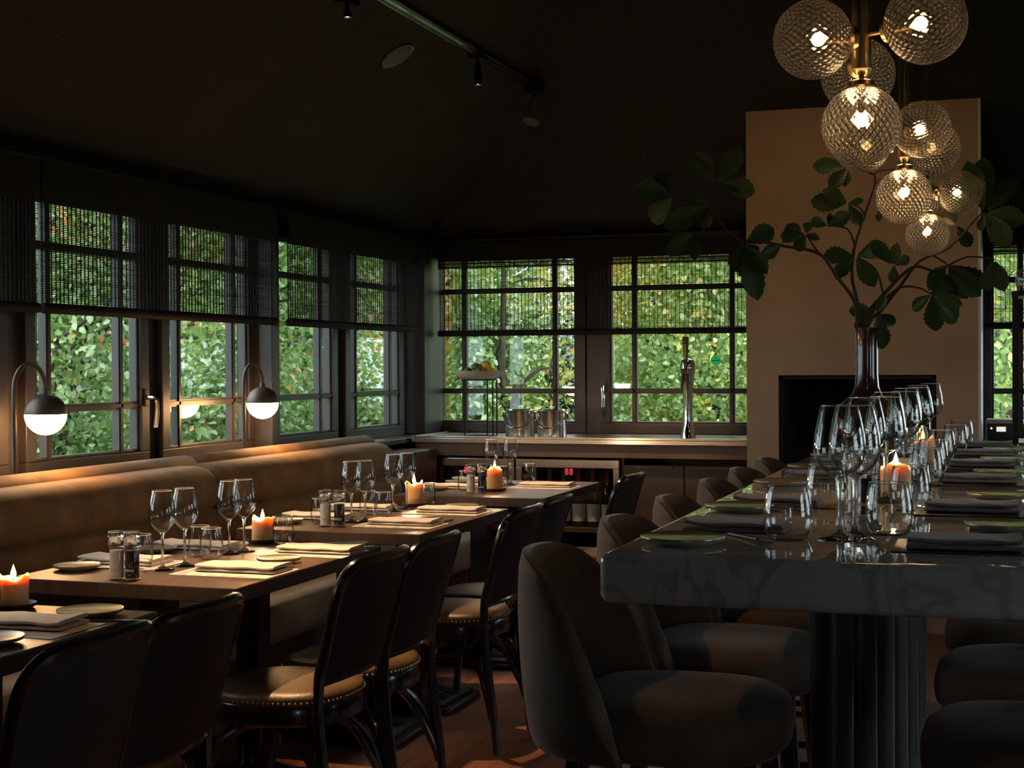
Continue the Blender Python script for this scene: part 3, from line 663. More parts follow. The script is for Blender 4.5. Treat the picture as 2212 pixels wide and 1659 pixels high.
# ================================================================ MARBLE TABLE
MX, MY0, MY1 = -.297, 2.43, 6.25
mt = thing('marble_bar_table', 'long grey marble high table with a polished top on dark fluted columns', 'table', (MX, (MY0 + MY1) / 2, 0))
o = MB(); o.rbox(-.36, .36, -(MY1 - MY0) / 2, (MY1 - MY0) / 2, .915, 1.0, .022, 5, .016); obj('marble_top', o, 'marble', mt, ang=50)
for k in range(6):
    y = 2.90 + .56 * k - (MY0 + MY1) / 2
    c = MB(); c.lathe([(.041, .012), (.041, .915)], 28, (-.02, y, 0)); obj('column', c, 'column', mt)
b = MB(); b.rbox(-.22, .22, -1.6, 1.6, 0, .012, .03, rz=.003); obj('floor_plate', b, 'column', mt)

# ================================================================ BAR STOOLS (local front = +x)
def make_stool():
    t = thing('velvet_bar_stool', '', 'bar stool', group='velvet bar stools around the marble table')
    def se(rx, ry, n=48, e=2.8): 
        out = []
        for k in range(n):
            a = 2 * PI * k / n; c, s = math.cos(a), math.sin(a); q = (abs(c) ** e + abs(s) ** e) ** (-1 / e); out.append((c * q * rx, s * q * ry))
        return out
    s = MB(); lv = [(.80, .612), (.93, .617), (.985, .63), (1.0, .65), (.995, .670), (.965, .690), (.89, .703), (.7, .712), (.4, .716), (.1, .717)]
    s.loft([[(x * k + .015, y * k, z) for x, y in se(.215, .225)] for k, z in lv], cap=True); obj('seat', s, 'stoolcloth', t, ang=70)
    # barrel backrest wrapping the rear of the seat, highest in the middle
    bm = MB(); nu, nv = 24, 12; th = .05
    def bk(u, v, o):
        a = PI + u * math.radians(78); top = .972 - .30 * abs(u) ** 3.6 - .01 * u * u; bot = .615
        z = bot + (top - bot) * v; r = .255 + .008 * v * (1 - .3 * abs(u))
        bulge = math.sin(PI * min(1, max(0, v))) ** .5
        rr = r + o * th / 2 * (.35 + .65 * bulge); w = 1 - .10 * (abs(u) ** 2)
        return (rr * math.cos(a) * 1.0 - .012 * v + .005, rr * math.sin(a) * w, z)
    loops = []
    for i in range(nu + 1):
        u = -1 + 2 * i / nu
        sc2 = 1 if abs(u) < .93 else .75
        loops.append([bk(u, j / nv, sc2) for j in range(nv + 1)] + [bk(u, 1 - j / nv, -sc2) for j in range(nv + 1)])
    bm.loft(loops, cap=True); obj('backrest', bm, 'stoolcloth', t, ang=70)
    for sx in (-1, 1):
        for sy in (-1, 1):
            m_ = MB(); m_.tube([(sx * .205 + .01, sy * .205, 0), (sx * .15 + .01, sy * .155, .615)], [.014, .022], 12); obj('leg', m_, 'blackwood', t)
    for z in (.23,):
        for p, q in (((.19, -.185), (.19, .185)), ((-.17, -.185), (-.17, .185)), ((-.17, -.185), (.19, -.185)), ((-.17, .185), (.19, .185))):
            m_ = MB(); m_.tube([(p[0], p[1], z), (q[0], q[1], z)], .010, 8); obj('footrest_bar', m_, 'blackwood', t)
    return t
ST = Kind(make_stool)
names = ('nearest stool on the left of the marble table, large in the foreground', 'second stool from the front on the left side, under the slab corner',
         'third stool along the left side of the marble table', 'fourth stool along the left side, its back in front of the bar cupboard',
         'fifth stool along the left side, beside the chimney edge', 'farthest stool on the left side, before the firebox')
for i, y in enumerate((2.74, 3.31, 3.87, 4.46, 4.98, 5.55)):
    ST.place('brown velvet ' + names[i], (-.60, y, 0), math.radians((2, -1, 1, 0, -2, 1)[i]))
for i, y in enumerate((2.66, 3.23, 3.80)):
    ST.place('grey velvet stool right of the marble table, ' + ('nearest, lower right corner', 'its seat just above the nearest', 'mostly hidden under the slab')[i], (.09, y, 0), PI + math.radians((2, -1, 1)[i]))

# ================================================================ TABLEWARE
def closed(outer, inner): return outer + list(reversed(inner))
def make_wine(h, rb, rr, zb, zw, rf, name, group):
    def mk():
        t = thing(name, '', 'wine glass', group=group)
        out = [(1e-4, 0), (rf, 0), (rf, .0018), (rf * .55, .0045), (rf * .18, .012), (.0042, .03), (.0038, zb * .6), (.0045, zb - .008), (.010, zb + .001)]
        H_ = h - zb
        def bowl(o):
            pts = []
            for k in range(1, 13):
                q = k / 12; z = zb + H_ * q; zz = (zw - zb) / H_
                r = rb * math.sin(PI / 2 * (q / zz)) ** .6 if q < zz else rr + (rb - rr) * math.cos(PI / 2 * (q - zz) / (1 - zz)) ** 1.1
                pts.append((r + o, z))
            return pts
        ob = bowl(0); ib = [(max(r - .0012, 1e-3), z) for r, z in ob]; ib[-1] = (ib[-1][0], h); 
        prof = out + [p for p in ob] + list(reversed(ib)) + [(1e-4, zb + .006)]
        obj('stem_and_foot', MB().lathe(out + [(1e-4, zb + .004)], 32), 'stem_glass', t, ang=80); obj('bowl', MB().lathe([(.010, zb + .001)] + [p for p in ob] + list(reversed(ib)) + [(1e-4, zb + .006)], 32), 'clear', t, ang=80)
        q = MB(); q.tube([(rr * math.cos(2 * PI * k / 32), rr * math.sin(2 * PI * k / 32), h) for k in range(33)], .0007, 5); obj('rim', q, 'rim', t)
        return t
    return mk
WG = Kind(make_wine(.224, .0385, .0265, .106, .152, .034, 'wine_glass', 'wine glasses on the wooden tables'))
BG = Kind(make_wine(.244, .0475, .034, .112, .160, .041, 'burgundy_glass', 'large wine glasses on the marble table'))
def make_tumbler(h, rb, rr, group):
    def mk():
        t = thing('stemless_tumbler', '', 'tumbler', group=group)
        o = [(1e-4, 0), (rb * .62, 0), (rb * .75, .003)]
        for k in range(1, 11):
            q = k / 10; r = rb * (.75 + .25 * math.sin(PI / 2 * min(1, q / .38))) if q < .38 else rr + (rb - rr) * math.cos(PI / 2 * (q - .38) / .62); o.append((r, h * q))
        i = [(max(r - .0014, 1e-3), max(z, .007)) for r, z in o[3:]]; i[-1] = (i[-1][0], h)
        obj('glass_body', MB().lathe(o + list(reversed(i)) + [(rb * .4, .006), (1e-4, .006)], 32), 'clear', t, ang=80)
        q = MB(); q.tube([(rr * math.cos(2 * PI * k / 32), rr * math.sin(2 * PI * k / 32), h) for k in range(33)], .0008, 5); obj('rim', q, 'rim', t); return t
    return mk
TU = Kind(make_tumbler(.093, .035, .029, 'water tumblers on the wooden tables'))
TM = Kind(make_tumbler(.098, .045, .037, 'water tumblers on the marble table'))
def make_mill(fill, lab):
    def mk():
        t = thing('spice_grinder', '', 'grinder', group='salt and pepper grinders')
        o = [(1e-4, 0), (.022, 0), (.0235, .004), (.022, .012), (.0205, .02), (.0205, .086), (.019, .09)]; i = [(r - .0016, max(z, .003)) for r, z in o[1:]]
        obj('glass_jar', MB().lathe(o + list(reversed(i)) + [(1e-4, .003)], 24), 'jar', t)
        obj('contents', MB().lathe([(1e-4, .006), (.0187, .006), (.0187, .080), (1e-4, .082)], 20), fill, t)
        q = MB(); q.lathe([(.0212, .018), (.0212, .055)], 24); f = []
        n = 24
        lb_ = MB(); lb_.loft([[(.0212 * math.cos(a), .0212 * math.sin(a), z) for a in [2 * PI * k / 24 for k in range(8, 22)]] for z in (.024, .031)], closed=False); obj('paper_label', lb_, lab, t)
        c = MB(); pr = []
        for ring_ in range(3):
            n = 36; pass
        c.loft([[((.0225 + (.0008 if k % 2 else 0)) * s * math.cos(2 * PI * k / 36), (.0225 + (.0008 if k % 2 else 0)) * s * math.sin(2 * PI * k / 36), z) for k in range(36)] for s, z in ((.85, .089), (1, .091), (1, .112), (.93, .115), (.93, .117), (1, .119), (1, .128), (.9, .131))], cap=True)
        obj('grinder_cap', c, 'stem_glass', t)
        return t
    return mk
SALT = Kind(make_mill('salt', 'label_white')); PEP = Kind(make_mill('pepper', 'grey_plastic'))
def make_candle():
    t = thing('pillar_candle', '', 'candle', group='lit orange pillar candles')
    n = 28; c = MB(); r = .032; H_ = .078
    loops = []
    def R(k, z, rr): return rr * (1 + .025 * math.sin(3 * 2 * PI * k / n + z * 30))
    for rr, z in ((.94, .0), (1, .003), (1, .03), (1.01, .06), (1, .074), (.97, .079), (.90, .078), (.75, .070), (.4, .066), (.05, .066)):
        loops.append([(R(k, z, r * rr) * math.cos(2 * PI * k / n), R(k, z, r * rr) * math.sin(2 * PI * k / n), z + (.007 * math.sin(2 * PI * k / n * 2 + 1) + .004 * math.sin(2 * PI * k / n * 5) if z > .07 else 0)) for k in range(n)])
    c.loft(loops, cap=True); c.v = [(x, y, z + .014) for x, y, z in c.v]; obj('wax', c, 'wax', t, ang=70)
    wk = MB(); wk.tube([(0, 0, .078), (.001, 0, .088), (.003, 0, .094)], .001, 6); obj('wick', wk, 'wick', t)
    f = MB(); f.lathe([(1e-4, .088), (.0035, .091), (.0058, .097), (.0055, .104), (.003, .114), (.0012, .121), (1e-4, .125)], 12); obj('flame', f, 'flame', t)
    return t
CA = Kind(make_candle)
def make_dish():
    o = obj('candle_dish', MB().lathe([(1e-4, 0), (.042, 0), (.05, .006), (.053, .014), (.050, .013), (.044, .008), (1e-4, .0075)], 32), 'darkdish'); return tag(o, '', 'dish', 'dark dishes under the candles')
CD = Kind(make_dish)
def make_plate(r):
    def mk():
        t = thing('side_plate', '', 'plate', group='small side plates')
        obj('plate_body', MB().lathe([(1e-4, 0), (r * .62, 0), (r * .66, .003), (r * .96, .009), (r * .985, .0125), (r * .955, .0128), (r * .9, .0095), (r * .62, .006), (1e-4, .0055)], 40), 'plate', t, ang=60)
        obj('rim', MB().lathe([(r * .953, .0126), (r * .985, .0122), (r, .0145), (r * .985, .0165), (r * .955, .0155)], 40), 'plate_rim', t, ang=60); return t
    return mk
PL = Kind(make_plate(.066)); PM = Kind(make_plate(.076))
def make_napkin(lx, ly, m, group, th=.0088, layers=2):
    def mk():
        mb = MB(); n = 22; g = random.Random(int(lx * 1000) + len(m))
        for L_ in range(layers):
            z0 = .001 + L_ * (th + .0012); sx = lx / 2 * (1 - .02 * L_); sy = ly / 2 * (1 - .03 * L_); loops = []; ph = g.uniform(0, 6); nx = 18
            for i in range(nx + 1):
                x = -sx + 2 * sx * i / nx; wv = .0022 * math.sin(i * .9 + ph) * (1 if L_ else .3); lift = .006 * max(0, (i - nx + 3) / 3) ** 2 * L_ / layers
                sec = []
                for k in range(n):
                    a = 2 * PI * k / n; c, s = math.cos(a), math.sin(a)
                    yy = sy * (abs(c) ** .25) * (1 if c > 0 else -1) + wv; zz = z0 + th / 2 + th / 2 * (abs(s) ** .7) * (1 if s > 0 else -1) + lift + .0012 * L_ * math.sin(i * .6 + yy * 25 + ph)
                    sec.append((x, yy, max(zz, .0006)))
                loops.append(sec)
            mb.loft(loops, cap=True)
        o = obj('folded_napkin', mb, m, ang=60); return tag(o, '', 'napkin', group)
    return mk
NA = Kind(make_napkin(.25, .125, 'napkin', 'ivory napkins on the wooden tables'))
NG = Kind(make_napkin(.19, .13, 'napkin_grey', 'mauve grey napkins on the marble table', .0088, 2))
def make_mat():
    t = thing('paper_placemat', '', 'placemat', group='printed paper placemats')
    obj('sheet', MB().box(-.15, .15, -.10, .10, 0, .0012), 'paper', t, smooth=False)
    p = MB(); g = random.Random(3)
    for k in range(5): x = -.13 + .02 * k; p.box(-.13 + k * .045, -.10 + k * .045, -.094, -.078, .0012, .0015)
    p.box(-.14, -.115, -.08, .08, .0012, .0015)
    obj('printed_band', p, 'grey_plastic', t, smooth=False); return t
PM_ = Kind(make_mat)
def make_knife():
    t = thing('butter_knife', '', 'knife', group='butter knives beside the plates')
    m_ = MB(); m_.loft([[(x, y * w, z) for y, z in ((-1, .001), (1, .001), (1, .0035), (-1, .0035))] for x, w in ((-.095, .004), (-.09, .0055), (0, .0045), (.01, .007), (.06, .009), (.085, .006), (.095, .001))], cap=True)
    obj('blade_and_handle', m_, 'steel', t); return t
KN = Kind(make_knife)
def make_fork():
    t = thing('table_fork', '', 'fork', group='forks beside the napkins')
    m_ = MB(); m_.tube([(-.09, 0, .003), (0, 0, .006), (.04, 0, .007)], [.005, .003, .004], 8)
    for y in (-.008, -.0027, .0027, .008): m_.tube([(.04, 0, .007), (.052, y, .006), (.075, y, .005), (.092, y, .008)], .0014, 5)
    obj('tines_and_handle', m_, 'track', t); return t
FK = Kind(make_fork)
T = .75
def P_(k, l, x, y, z=T, rz=0): return k.place(l, (x, y, z), rz)
def candle(x, y, z, where, s=1.0, power=2.6, dish=True):
    if dish: P_(CD, 'dark terracotta dish under the candle ' + where, x, y, z)
    o = P_(CA, 'lit orange pillar candle ' + where, x, y, z + (.001 if not dish else .0075) - .0075 * 0, random.uniform(0, 6)); o.scale = (1.1, 1.1, s)
    if dish: o.location.z = z + .008 - .014 * s
    else: o.location.z = z - .014 * s
    point('candle_light', (x, y, o.location.z + .118 * s), power, (1, .64, .33), .006)
# second table (the most visible one)
B = 'on the second wooden table'
P_(WG, 'wine glass ' + B + ', leftmost, behind the pepper grinder', -2.25, 3.64); P_(WG, 'wine glass ' + B + ', second from the left', -2.235, 3.735)
P_(WG, 'wine glass ' + B + ', front one of the pair left of the candle', -2.245, 4.01); P_(WG, 'wine glass ' + B + ', back one of the pair, touching the candle', -2.23, 4.075)
P_(TU, 'water tumbler ' + B + ' between the pairs of wine glasses, left one', -2.30, 3.93); P_(TU, 'water tumbler ' + B + ' between the pairs, lower right one', -2.235, 3.885)
P_(TU, 'water tumbler right behind the pepper grinder ' + B, -2.345, 3.68); P_(TU, 'water tumbler right of the candle ' + B, -2.19, 4.26)
P_(PL, 'green grey side plate at the left end of the second wooden table', -2.49, 3.58); P_(PL, 'side plate behind the ivory napkin, right edge of the second table', -2.01, 3.88)
P_(PL, 'side plate half hidden behind tumbler and napkin, far left side of second table', -2.49, 3.99); P_(PL, 'side plate at the far right corner of the second table', -1.97, 4.26)
P_(PM_, 'paper placemat under the brightly lit napkin, front right of second table', -2.035, 3.665); P_(NA, 'brightly lit ivory napkin at the front right of second table', -2.02, 3.69, T + .0016)
P_(PM_, 'paper placemat on the far right place of second table', -2.02, 4.11); P_(NA, 'ivory napkin on the far right place of second table', -1.995, 4.13, T + .0016)
P_(PM_, 'paper placemat on the near left place of second table', -2.43, 3.73, rz=PI); P_(NA, 'ivory napkin left of the salt grinder, second table', -2.435, 3.74, T + .0016, PI)
P_(NA, 'ivory napkin on the far left place of second table, behind the tumblers', -2.42, 4.12, T + .0002, PI)
P_(SALT, 'glass salt grinder with white salt ' + B, -2.27, 3.445); P_(PEP, 'glass pepper grinder with dark peppercorns ' + B, -2.226, 3.45)
P_(KN, 'butter knife lying by the near left napkin of second table', -2.40, 3.62, rz=.25); P_(KN, 'butter knife by the far right plate of second table', -1.93, 4.22, rz=1.2)
candle(-2.285, 4.30, T, 'behind the wine glasses of the second table', .92)
# first table
candle(-2.235, 2.96, T, 'at the left edge of the photo', .87)
P_(TU, 'water tumbler in front of the candle at the left edge', -2.245, 2.87)
P_(PM, 'dark round plate at the far end of the frontmost table', -2.0, 2.925, rz=.3); P_(PM, 'dark round plate cut by the left edge, shining with candle light', -2.0, 2.56)
P_(NA, 'mauve shaded napkin on the frontmost table', -2.06, 2.765, T + .0016, .05); P_(PM_, 'paper placemat on the frontmost table', -2.05, 2.74)
P_(KN, 'butter knife next to the dark plate on the frontmost table', -1.93, 2.87, rz=.2)
# third table
Cc = 'on the third wooden table'
P_(WG, 'wine glass ' + Cc + ', leftmost, above the pepper grinder', -2.27, 4.955); P_(WG, 'wine glass ' + Cc + ', second from the left', -2.235, 5.0)
P_(WG, 'wine glass ' + Cc + ', left one of the pair beside the candle', -2.285, 5.38); P_(WG, 'wine glass ' + Cc + ', right one of the pair beside the candle', -2.265, 5.47)
P_(TU, 'water tumbler behind the wine glasses ' + Cc, -2.32, 5.22); P_(TU, 'water tumbler in the middle ' + Cc, -2.24, 5.18); P_(TU, 'water tumbler right of the candle ' + Cc, -2.235, 5.62); P_(TU, 'water tumbler left of the salt grinder ' + Cc, -2.36, 4.88)
P_(SALT, 'salt grinder ' + Cc, -2.305, 4.81); P_(PEP, 'pepper grinder ' + Cc, -2.255, 4.82)
P_(PM_, 'paper placemat near right on the third table', -2.06, 4.92); P_(NA, 'ivory napkin near right on the third table', -2.05, 4.94, T + .0016)
P_(PM_, 'paper placemat far right on the third table', -2.06, 5.39); P_(NA, 'ivory napkin far right on the third table', -2.05, 5.41, T + .0016)
P_(NA, 'ivory napkin far left on the third table', -2.43, 5.42, T + .0002, PI); P_(NA, 'ivory napkin near left on the third table', -2.45, 5.05, T + .0002, PI)
P_(PL, 'side plate near left on the third table', -2.49, 4.86); P_(PL, 'side plate far left on the third table', -2.50, 5.25)
P_(PL, 'side plate near right on the third table, behind the napkin', -2.06, 5.10); P_(PL, 'side plate far right on the third table', -2.06, 5.56)
P_(KN, 'butter knife on the near left of third table', -2.42, 4.93, rz=.6); P_(FK, 'fork at the right end of the near napkin, third table', -1.93, 4.99, rz=1.5)
candle(-2.285, 5.60, T, 'beside the wine glasses of the third table', 1.12)
# fourth table
D = 'on the table farthest back'
P_(WG, 'wine glass ' + D + ', left one, above the candle', -2.30, 6.60); P_(WG, 'wine glass ' + D + ', right one standing free', -2.245, 6.72)
P_(TU, 'water tumbler left of the salt grinder ' + D, -2.335, 6.34); P_(TU, 'water tumbler behind the candle ' + D, -2.27, 6.66); P_(TU, 'water tumbler farthest right ' + D, -2.20, 6.88)
P_(SALT, 'salt grinder ' + D, -2.275, 6.25); P_(PEP, 'pepper grinder ' + D + ', against the candle', -2.228, 6.27)
P_(PM_, 'paper placemat right side of the farthest table', -2.05, 6.64); P_(NA, 'ivory napkin right side of the farthest table', -2.04, 6.66, T + .0016)
P_(NA, 'ivory napkin near left on the farthest table', -2.45, 6.48, T + .0002, PI); P_(NA, 'ivory napkin far left on the farthest table', -2.46, 6.88, T + .0002, PI)
P_(PL, 'side plate near left on the farthest table', -2.50, 6.36); P_(PL, 'side plate far left on the farthest table', -2.51, 6.72)
candle(-2.205, 6.375, T, 'in front of the glasses on the farthest table', 1.2)
# marble table
Tm = 1.0; n6 = ('nearest', 'second', 'third', 'fourth', 'fifth', 'farthest'); ROWY = (2.70, 3.34, 4.16, 4.80, 5.38, 5.93)
gl = [(-.286, 2.755, 'left one of the nearest pair'), (-.262, 2.785, 'right one of the nearest pair'), (-.30, 3.42, 'second row'), (-.262, 3.52, 'second row, right behind'), (-.30, 4.1, 'third row, left'), (-.262, 4.2, 'third row, right'),
      (-.29, 4.75, 'fourth row, left'), (-.262, 4.9, 'fourth row, right'), (-.29, 5.4, 'fifth row'), (-.27, 5.9, 'farthest of the line')]
for x, y, l in gl: P_(BG, 'large wine glass, marble table, ' + l, x, y, Tm)
for x, y, l in [(-.375, 2.72, 'nearest on the left'), (-.205, 2.85, 'nearest on the right'), (-.375, 3.33, 'second on the left'), (-.195, 3.33, 'second on the right'), (-.195, 4.05, 'third on the right'), (-.38, 4.1, 'third on the left'),
                (-.20, 4.5, 'fourth on the right'), (-.20, 5.15, 'fifth on the right'), (-.17, 5.6, 'sixth on the right'), (-.16, 6.02, 'farthest on the right')]:
    P_(TM, 'stemless tumbler, marble table, ' + l, x, y, Tm)
P_(PEP, 'pepper grinder on the marble table, behind the nearest glasses', -.272, 3.17, Tm); P_(SALT, 'salt grinder on the marble table, beyond the candle', -.245, 3.9, Tm); P_(SALT, 'salt grinder on the marble table, behind the nearest glasses', -.30, 3.24, Tm)
PEP.first  # (first built above)
o = P_(PEP, 'pepper grinder on the marble table, halfway along', -.27, 4.55, Tm); o = P_(SALT, 'salt grinder on the marble table, halfway along', -.24, 4.6, Tm)
candle(-.245, 3.62, Tm, 'on the marble table, nearer one', 1.0, .9, False); candle(-.25, 4.95, Tm, 'on the marble table, farther one', 1.0, .7, False)
for i, y in enumerate(ROWY):
    P_(NG, 'mauve grey napkin on the right side of the marble table, %s in line' % n6[i], -.065, y - (.03 if i == 0 else 0), Tm + .003, .01 * (-1) ** i)
    m_ = obj('dark_placemat', MB().rbox(-.13, .13, -.095, .095, 0, .0025, .004, 2, .001), 'black_plastic', loc=(-.055, y - .02, Tm)); tag(m_, 'thin dark placemat under the %s right-hand napkin' % n6[i], 'placemat', 'dark placemats on the marble table')
for i, y in enumerate((2.86, 3.40, 4.21, 4.79, 5.36)):
    P_(NG, 'mauve grey napkin on the left side of the marble table, %s in line' % n6[i], -.49, y, Tm + .0002, PI)
for i, (x, y) in enumerate(((-.545, 2.60), (-.55, 3.22), (-.555, 3.92), (-.555, 4.55), (-.555, 5.12))):
    P_(PM, 'pale rimmed side plate on the left edge of the marble table, %s in line' % n6[i], x, y, Tm)
for i, (x, y) in enumerate(((.0, 2.98), (-.01, 3.66), (-.01, 4.45), (0, 5.05), (0, 5.6))):
    P_(PM, 'side plate on the right side of the marble table, %s in line' % n6[i], x, y, Tm)
P_(FK, 'fork beside the nearest left plate on the marble table', -.44, 2.68, Tm, -1.0); P_(FK, 'fork beside the second left plate on the marble table', -.45, 3.27, Tm, -1.0)

# ================================================================ BAR COUNTER
ct = MB(); ct.box(-3.115, -1.245, 7.6, 8.14, .900, .925); ct.box(-3.115, -1.245, 7.6, 7.612, .925, .937); ct.box(-3.115, -3.10, 7.612, 8.14, .925, .937)
o = obj('steel_worktop', ct, 'steel', smooth=False, bevel=.002); tag(o, 'brushed stainless steel worktop of the bar under the rear windows', 'worktop')
ck = thing('bar_counter', 'dark brown bar counter carcass carrying the steel worktop', 'counter', (-2.18, 7.9, 0))
def lc(mb): mb.v = [(x + 2.18, y - 7.9, z) for x, y, z in mb.v]; return mb
b = MB(); b.box(-3.10, -1.245, 7.62, 7.66, .828, .899); obj('fascia', lc(b), 'fascia', ck, smooth=False, bevel=.002)
b = MB(); b.box(-3.125, -3.107, 7.62, 8.2, 0, .828); b.box(-1.265, -1.245, 7.68, 8.2, 0, .828); b.box(-1.94, -1.925, 7.68, 8.2, 0, .828); b.box(-3.107, -1.265, 8.2, 8.23, 0, .899); b.box(-3.107, -1.265, 7.70, 8.2, 0, .07)
obj('carcass', lc(b), 'cupboard', ck, smooth=False)
for x0, x1 in ((-1.922, -1.60), (-1.595, -1.268)):
    b = MB(); b.box(x0, x1, 7.665, 7.685, .08, .79); o = obj('cupboard_door', lc(b), 'cupboard', ck, smooth=False, bevel=.003)
    h = MB(); h.box(x0 + .06, x1 - .06, 7.655, 7.668, .775, .785); obj('pull', lc(h), 'fascia', o, smooth=False)
def fridge(x0, x1, label):
    t = thing('wine_fridge', label, 'fridge', ((x0 + x1) / 2, 7.9, .07), 0, 'wine fridges under the bar'); w = (x1 - x0) / 2 - .002; y0 = -.24
    c = MB(); c.box(-w, -w + .02, y0 + .03, .29, 0, .745); c.box(w - .02, w, y0 + .03, .29, 0, .745); c.box(-w, w, .27, .29, 0, .745); c.box(-w, w, y0 + .03, .27, 0, .02); c.box(-w, w, y0 + .03, .27, .725, .745); obj('cabinet', c, 'black_plastic', t, smooth=False)
    d = MB(); f = .034
    d.box(-w, w, y0 - .01, y0 + .025, .745 - f - .012, .745); d.box(-w, w, y0 - .01, y0 + .025, 0, f); d.box(-w, -w + f, y0 - .01, y0 + .025, f, .745 - f - .012); d.box(w - f, w, y0 - .01, y0 + .025, f, .745 - f - .012)
    obj('door_frame', d, 'steel', t, smooth=False, bevel=.003)
    g = MB(); g.box(-w + f, w - f, y0 + .005, y0 + .008, f, .745 - f - .012); obj('door_glass', g, 'fridgepane', t, smooth=False)
    for z in (.37, .20): s_ = MB(); s_.box(-w + .02, w - .02, y0 + .05, .26, z - .006, z); s_.box(-w + .02, w - .02, y0 + .035, y0 + .05, z - .02, z + .002); obj('shelf', s_, 'fascia', t, smooth=False)
    l = MB()
    for q in (-.012, .012):
        l.box(q - .007, q + .007, y0 + .03, y0 + .034, .688, .691); l.box(q - .007, q - .005, y0 + .03, y0 + .034, .664, .688); l.box(q + .005, q + .007, y0 + .03, y0 + .034, .664, .691); l.box(q - .007, q + .007, y0 + .03, y0 + .034, .661, .664); l.box(q - .007, q + .007, y0 + .03, y0 + .034, .675, .677)
    obj('red_display', l, 'led', t, smooth=False); return t
fridge(-3.104, -2.532, 'wine fridge with steel frame left, behind the wine glasses'); fridge(-2.528, -1.944, 'wine fridge with steel frame right, next to the cupboard doors')
def make_bottle():
    t = thing('wine_bottle', '', 'bottle')
    obj('bottle_glass', MB().lathe([(1e-4, .004), (.032, 0), (.037, .006), (.037, .175), (.034, .195), (.018, .225), (.0145, .24), (.0145, .30), (.016, .302), (.016, .315), (1e-4, .316)], 20), 'bottle', t)
    l = MB(); l.lathe([(.0374, .03), (.0374, .125)], 20); obj('label', l, 'label_white', t)
    l = MB(); l.lathe([(.0150, .235), (.0152, .298), (.0168, .300), (.0168, .3175), (1e-4, .318)], 14); obj('capsule', l, 'capsule', t); return t
BO = Kind(make_bottle)
for i in range(6):
    BO.place('standing wine bottle in the right fridge, upper shelf, %s from the left' % ('first', 'second', 'third', 'fourth', 'fifth', 'sixth')[i], (-2.46 + .083 * i, 7.80, .441), i, 'wine bottles in the fridges')
for i in range(5):
    BO.place('standing wine bottle in the left fridge, upper shelf, %s from the left' % ('first', 'second', 'third', 'fourth', 'fifth')[i], (-3.02 + .09 * i, 7.80, .441), i * 2, 'wine bottles in the fridges')
for i in range(5):
    o = BO.place('wine bottle lying in the right fridge, middle shelf, %s from the left' % ('first', 'second', 'third', 'fourth', 'fifth')[i], (-2.43 + .09 * i, 8.06, .309), 0, 'wine bottles in the fridges'); o.rotation_euler = (PI / 2, 0, 0)
for i in range(5):
    o = BO.place('wine bottle lying at the bottom of the right fridge, %s from the left' % ('first', 'second', 'third', 'fourth', 'fifth')[i], (-2.43 + .09 * i, 8.06, .128), 0, 'wine bottles in the fridges'); o.rotation_euler = (PI / 2, 0, 0)

# fruit stand, fruit, ice buckets, tap
CT = .925
t = thing('fruit_stand', 'pale bowl raised on a black wire stand at the left of the bar', 'fruit stand', (-2.785, 7.80, CT))
w = MB(); ring = lambda r, z: [(r * math.cos(2 * PI * k / 32), r * math.sin(2 * PI * k / 32), z) for k in range(33)]
w.tube(ring(.098, .004), .004, 6); w.tube(ring(.098, .318), .004, 6); w.box(-.09, .09, -.004, .004, .002, .006)
for a in (2.95, 5.9, .5, 1.45): w.tube([(.098 * math.cos(a), .098 * math.sin(a), .004), (.098 * math.cos(a), .098 * math.sin(a), .318)], .0042, 6)
obj('wire_stand', w, 'blackmetal', t)
obj('bowl', MB().lathe([(1e-4, .322), (.09, .322), (.118, .333), (.137, .352), (.142, .368), (.138, .368), (.130, .352), (.11, .340), (1e-4, .336)], 40), 'ceramic', t, ang=60)
def fruit(name, m, label, x, y, z, r, s=1.0, tip=0):
    b = MB(); b.sphere((0, 0, 0), r, 20, (1, 1, s)); b.sphere((0, 0, r * s * .97), r * .14, 8, m=4); o = obj(name, b, m, loc=(-2.785 + x, 7.80 + y, CT + .338 + z)); o.rotation_euler = (1.4, .3, tip); return tag(o, label, name, 'fruit in the raised bowl')
fruit('lemon', 'lemon', 'yellow lemon on top of the fruit pile', .035, .01, .058, .031, 1.15, 1); fruit('lemon', 'lemon', 'yellow lemon at the right side of the bowl', .07, -.02, .026, .027, 1.15, 2); fruit('lemon', 'lemon', 'yellow lemon mostly hidden at the left side of the bowl', -.075, .02, .024, .025, 1.15, .4)
fruit('lime', 'lime', 'green lime at the left front of the bowl', -.052, -.04, .028, .024, 1.1); fruit('lime', 'lime', 'dark green lime leaning on the top lemon', -.012, -.02, .052, .024, 1.1, 2); fruit('lime', 'lime', 'green lime in the middle front of the bowl', .02, -.06, .028, .024, 1.1, 1)
def make_bucket():
    t = thing('ice_bucket', '', 'ice bucket', group='steel ice buckets on the bar')
    obj('bucket_body', MB().lathe([(1e-4, 0), (.078, 0), (.0805, .003), (.0805, .148), (.082, .152), (.079, .153), (1e-4, .150)], 44), 'steel', t)
    obj('lid', MB().lathe([(1e-4, .153), (.076, .1535), (.074, .158), (.03, .160), (.006, .161), (.006, .166), (.016, .169), (.016, .173), (1e-4, .176)], 32), 'chrome', t)
    h = MB(); h.tube([(.086 * math.cos(a), -.028 - .06 * math.sin(PI * k / 24) if True else 0, .14 - .085 * math.sin(PI * k / 24)) for k, a in [(k, PI * k / 24) for k in range(25)]], .004, 8)
    h.sphere((.085, -.02, .138), .007, 8); h.sphere((-.085, -.02, .138), .007, 8); obj('handle', h, 'chrome', t); return t
BK = Kind(make_bucket)
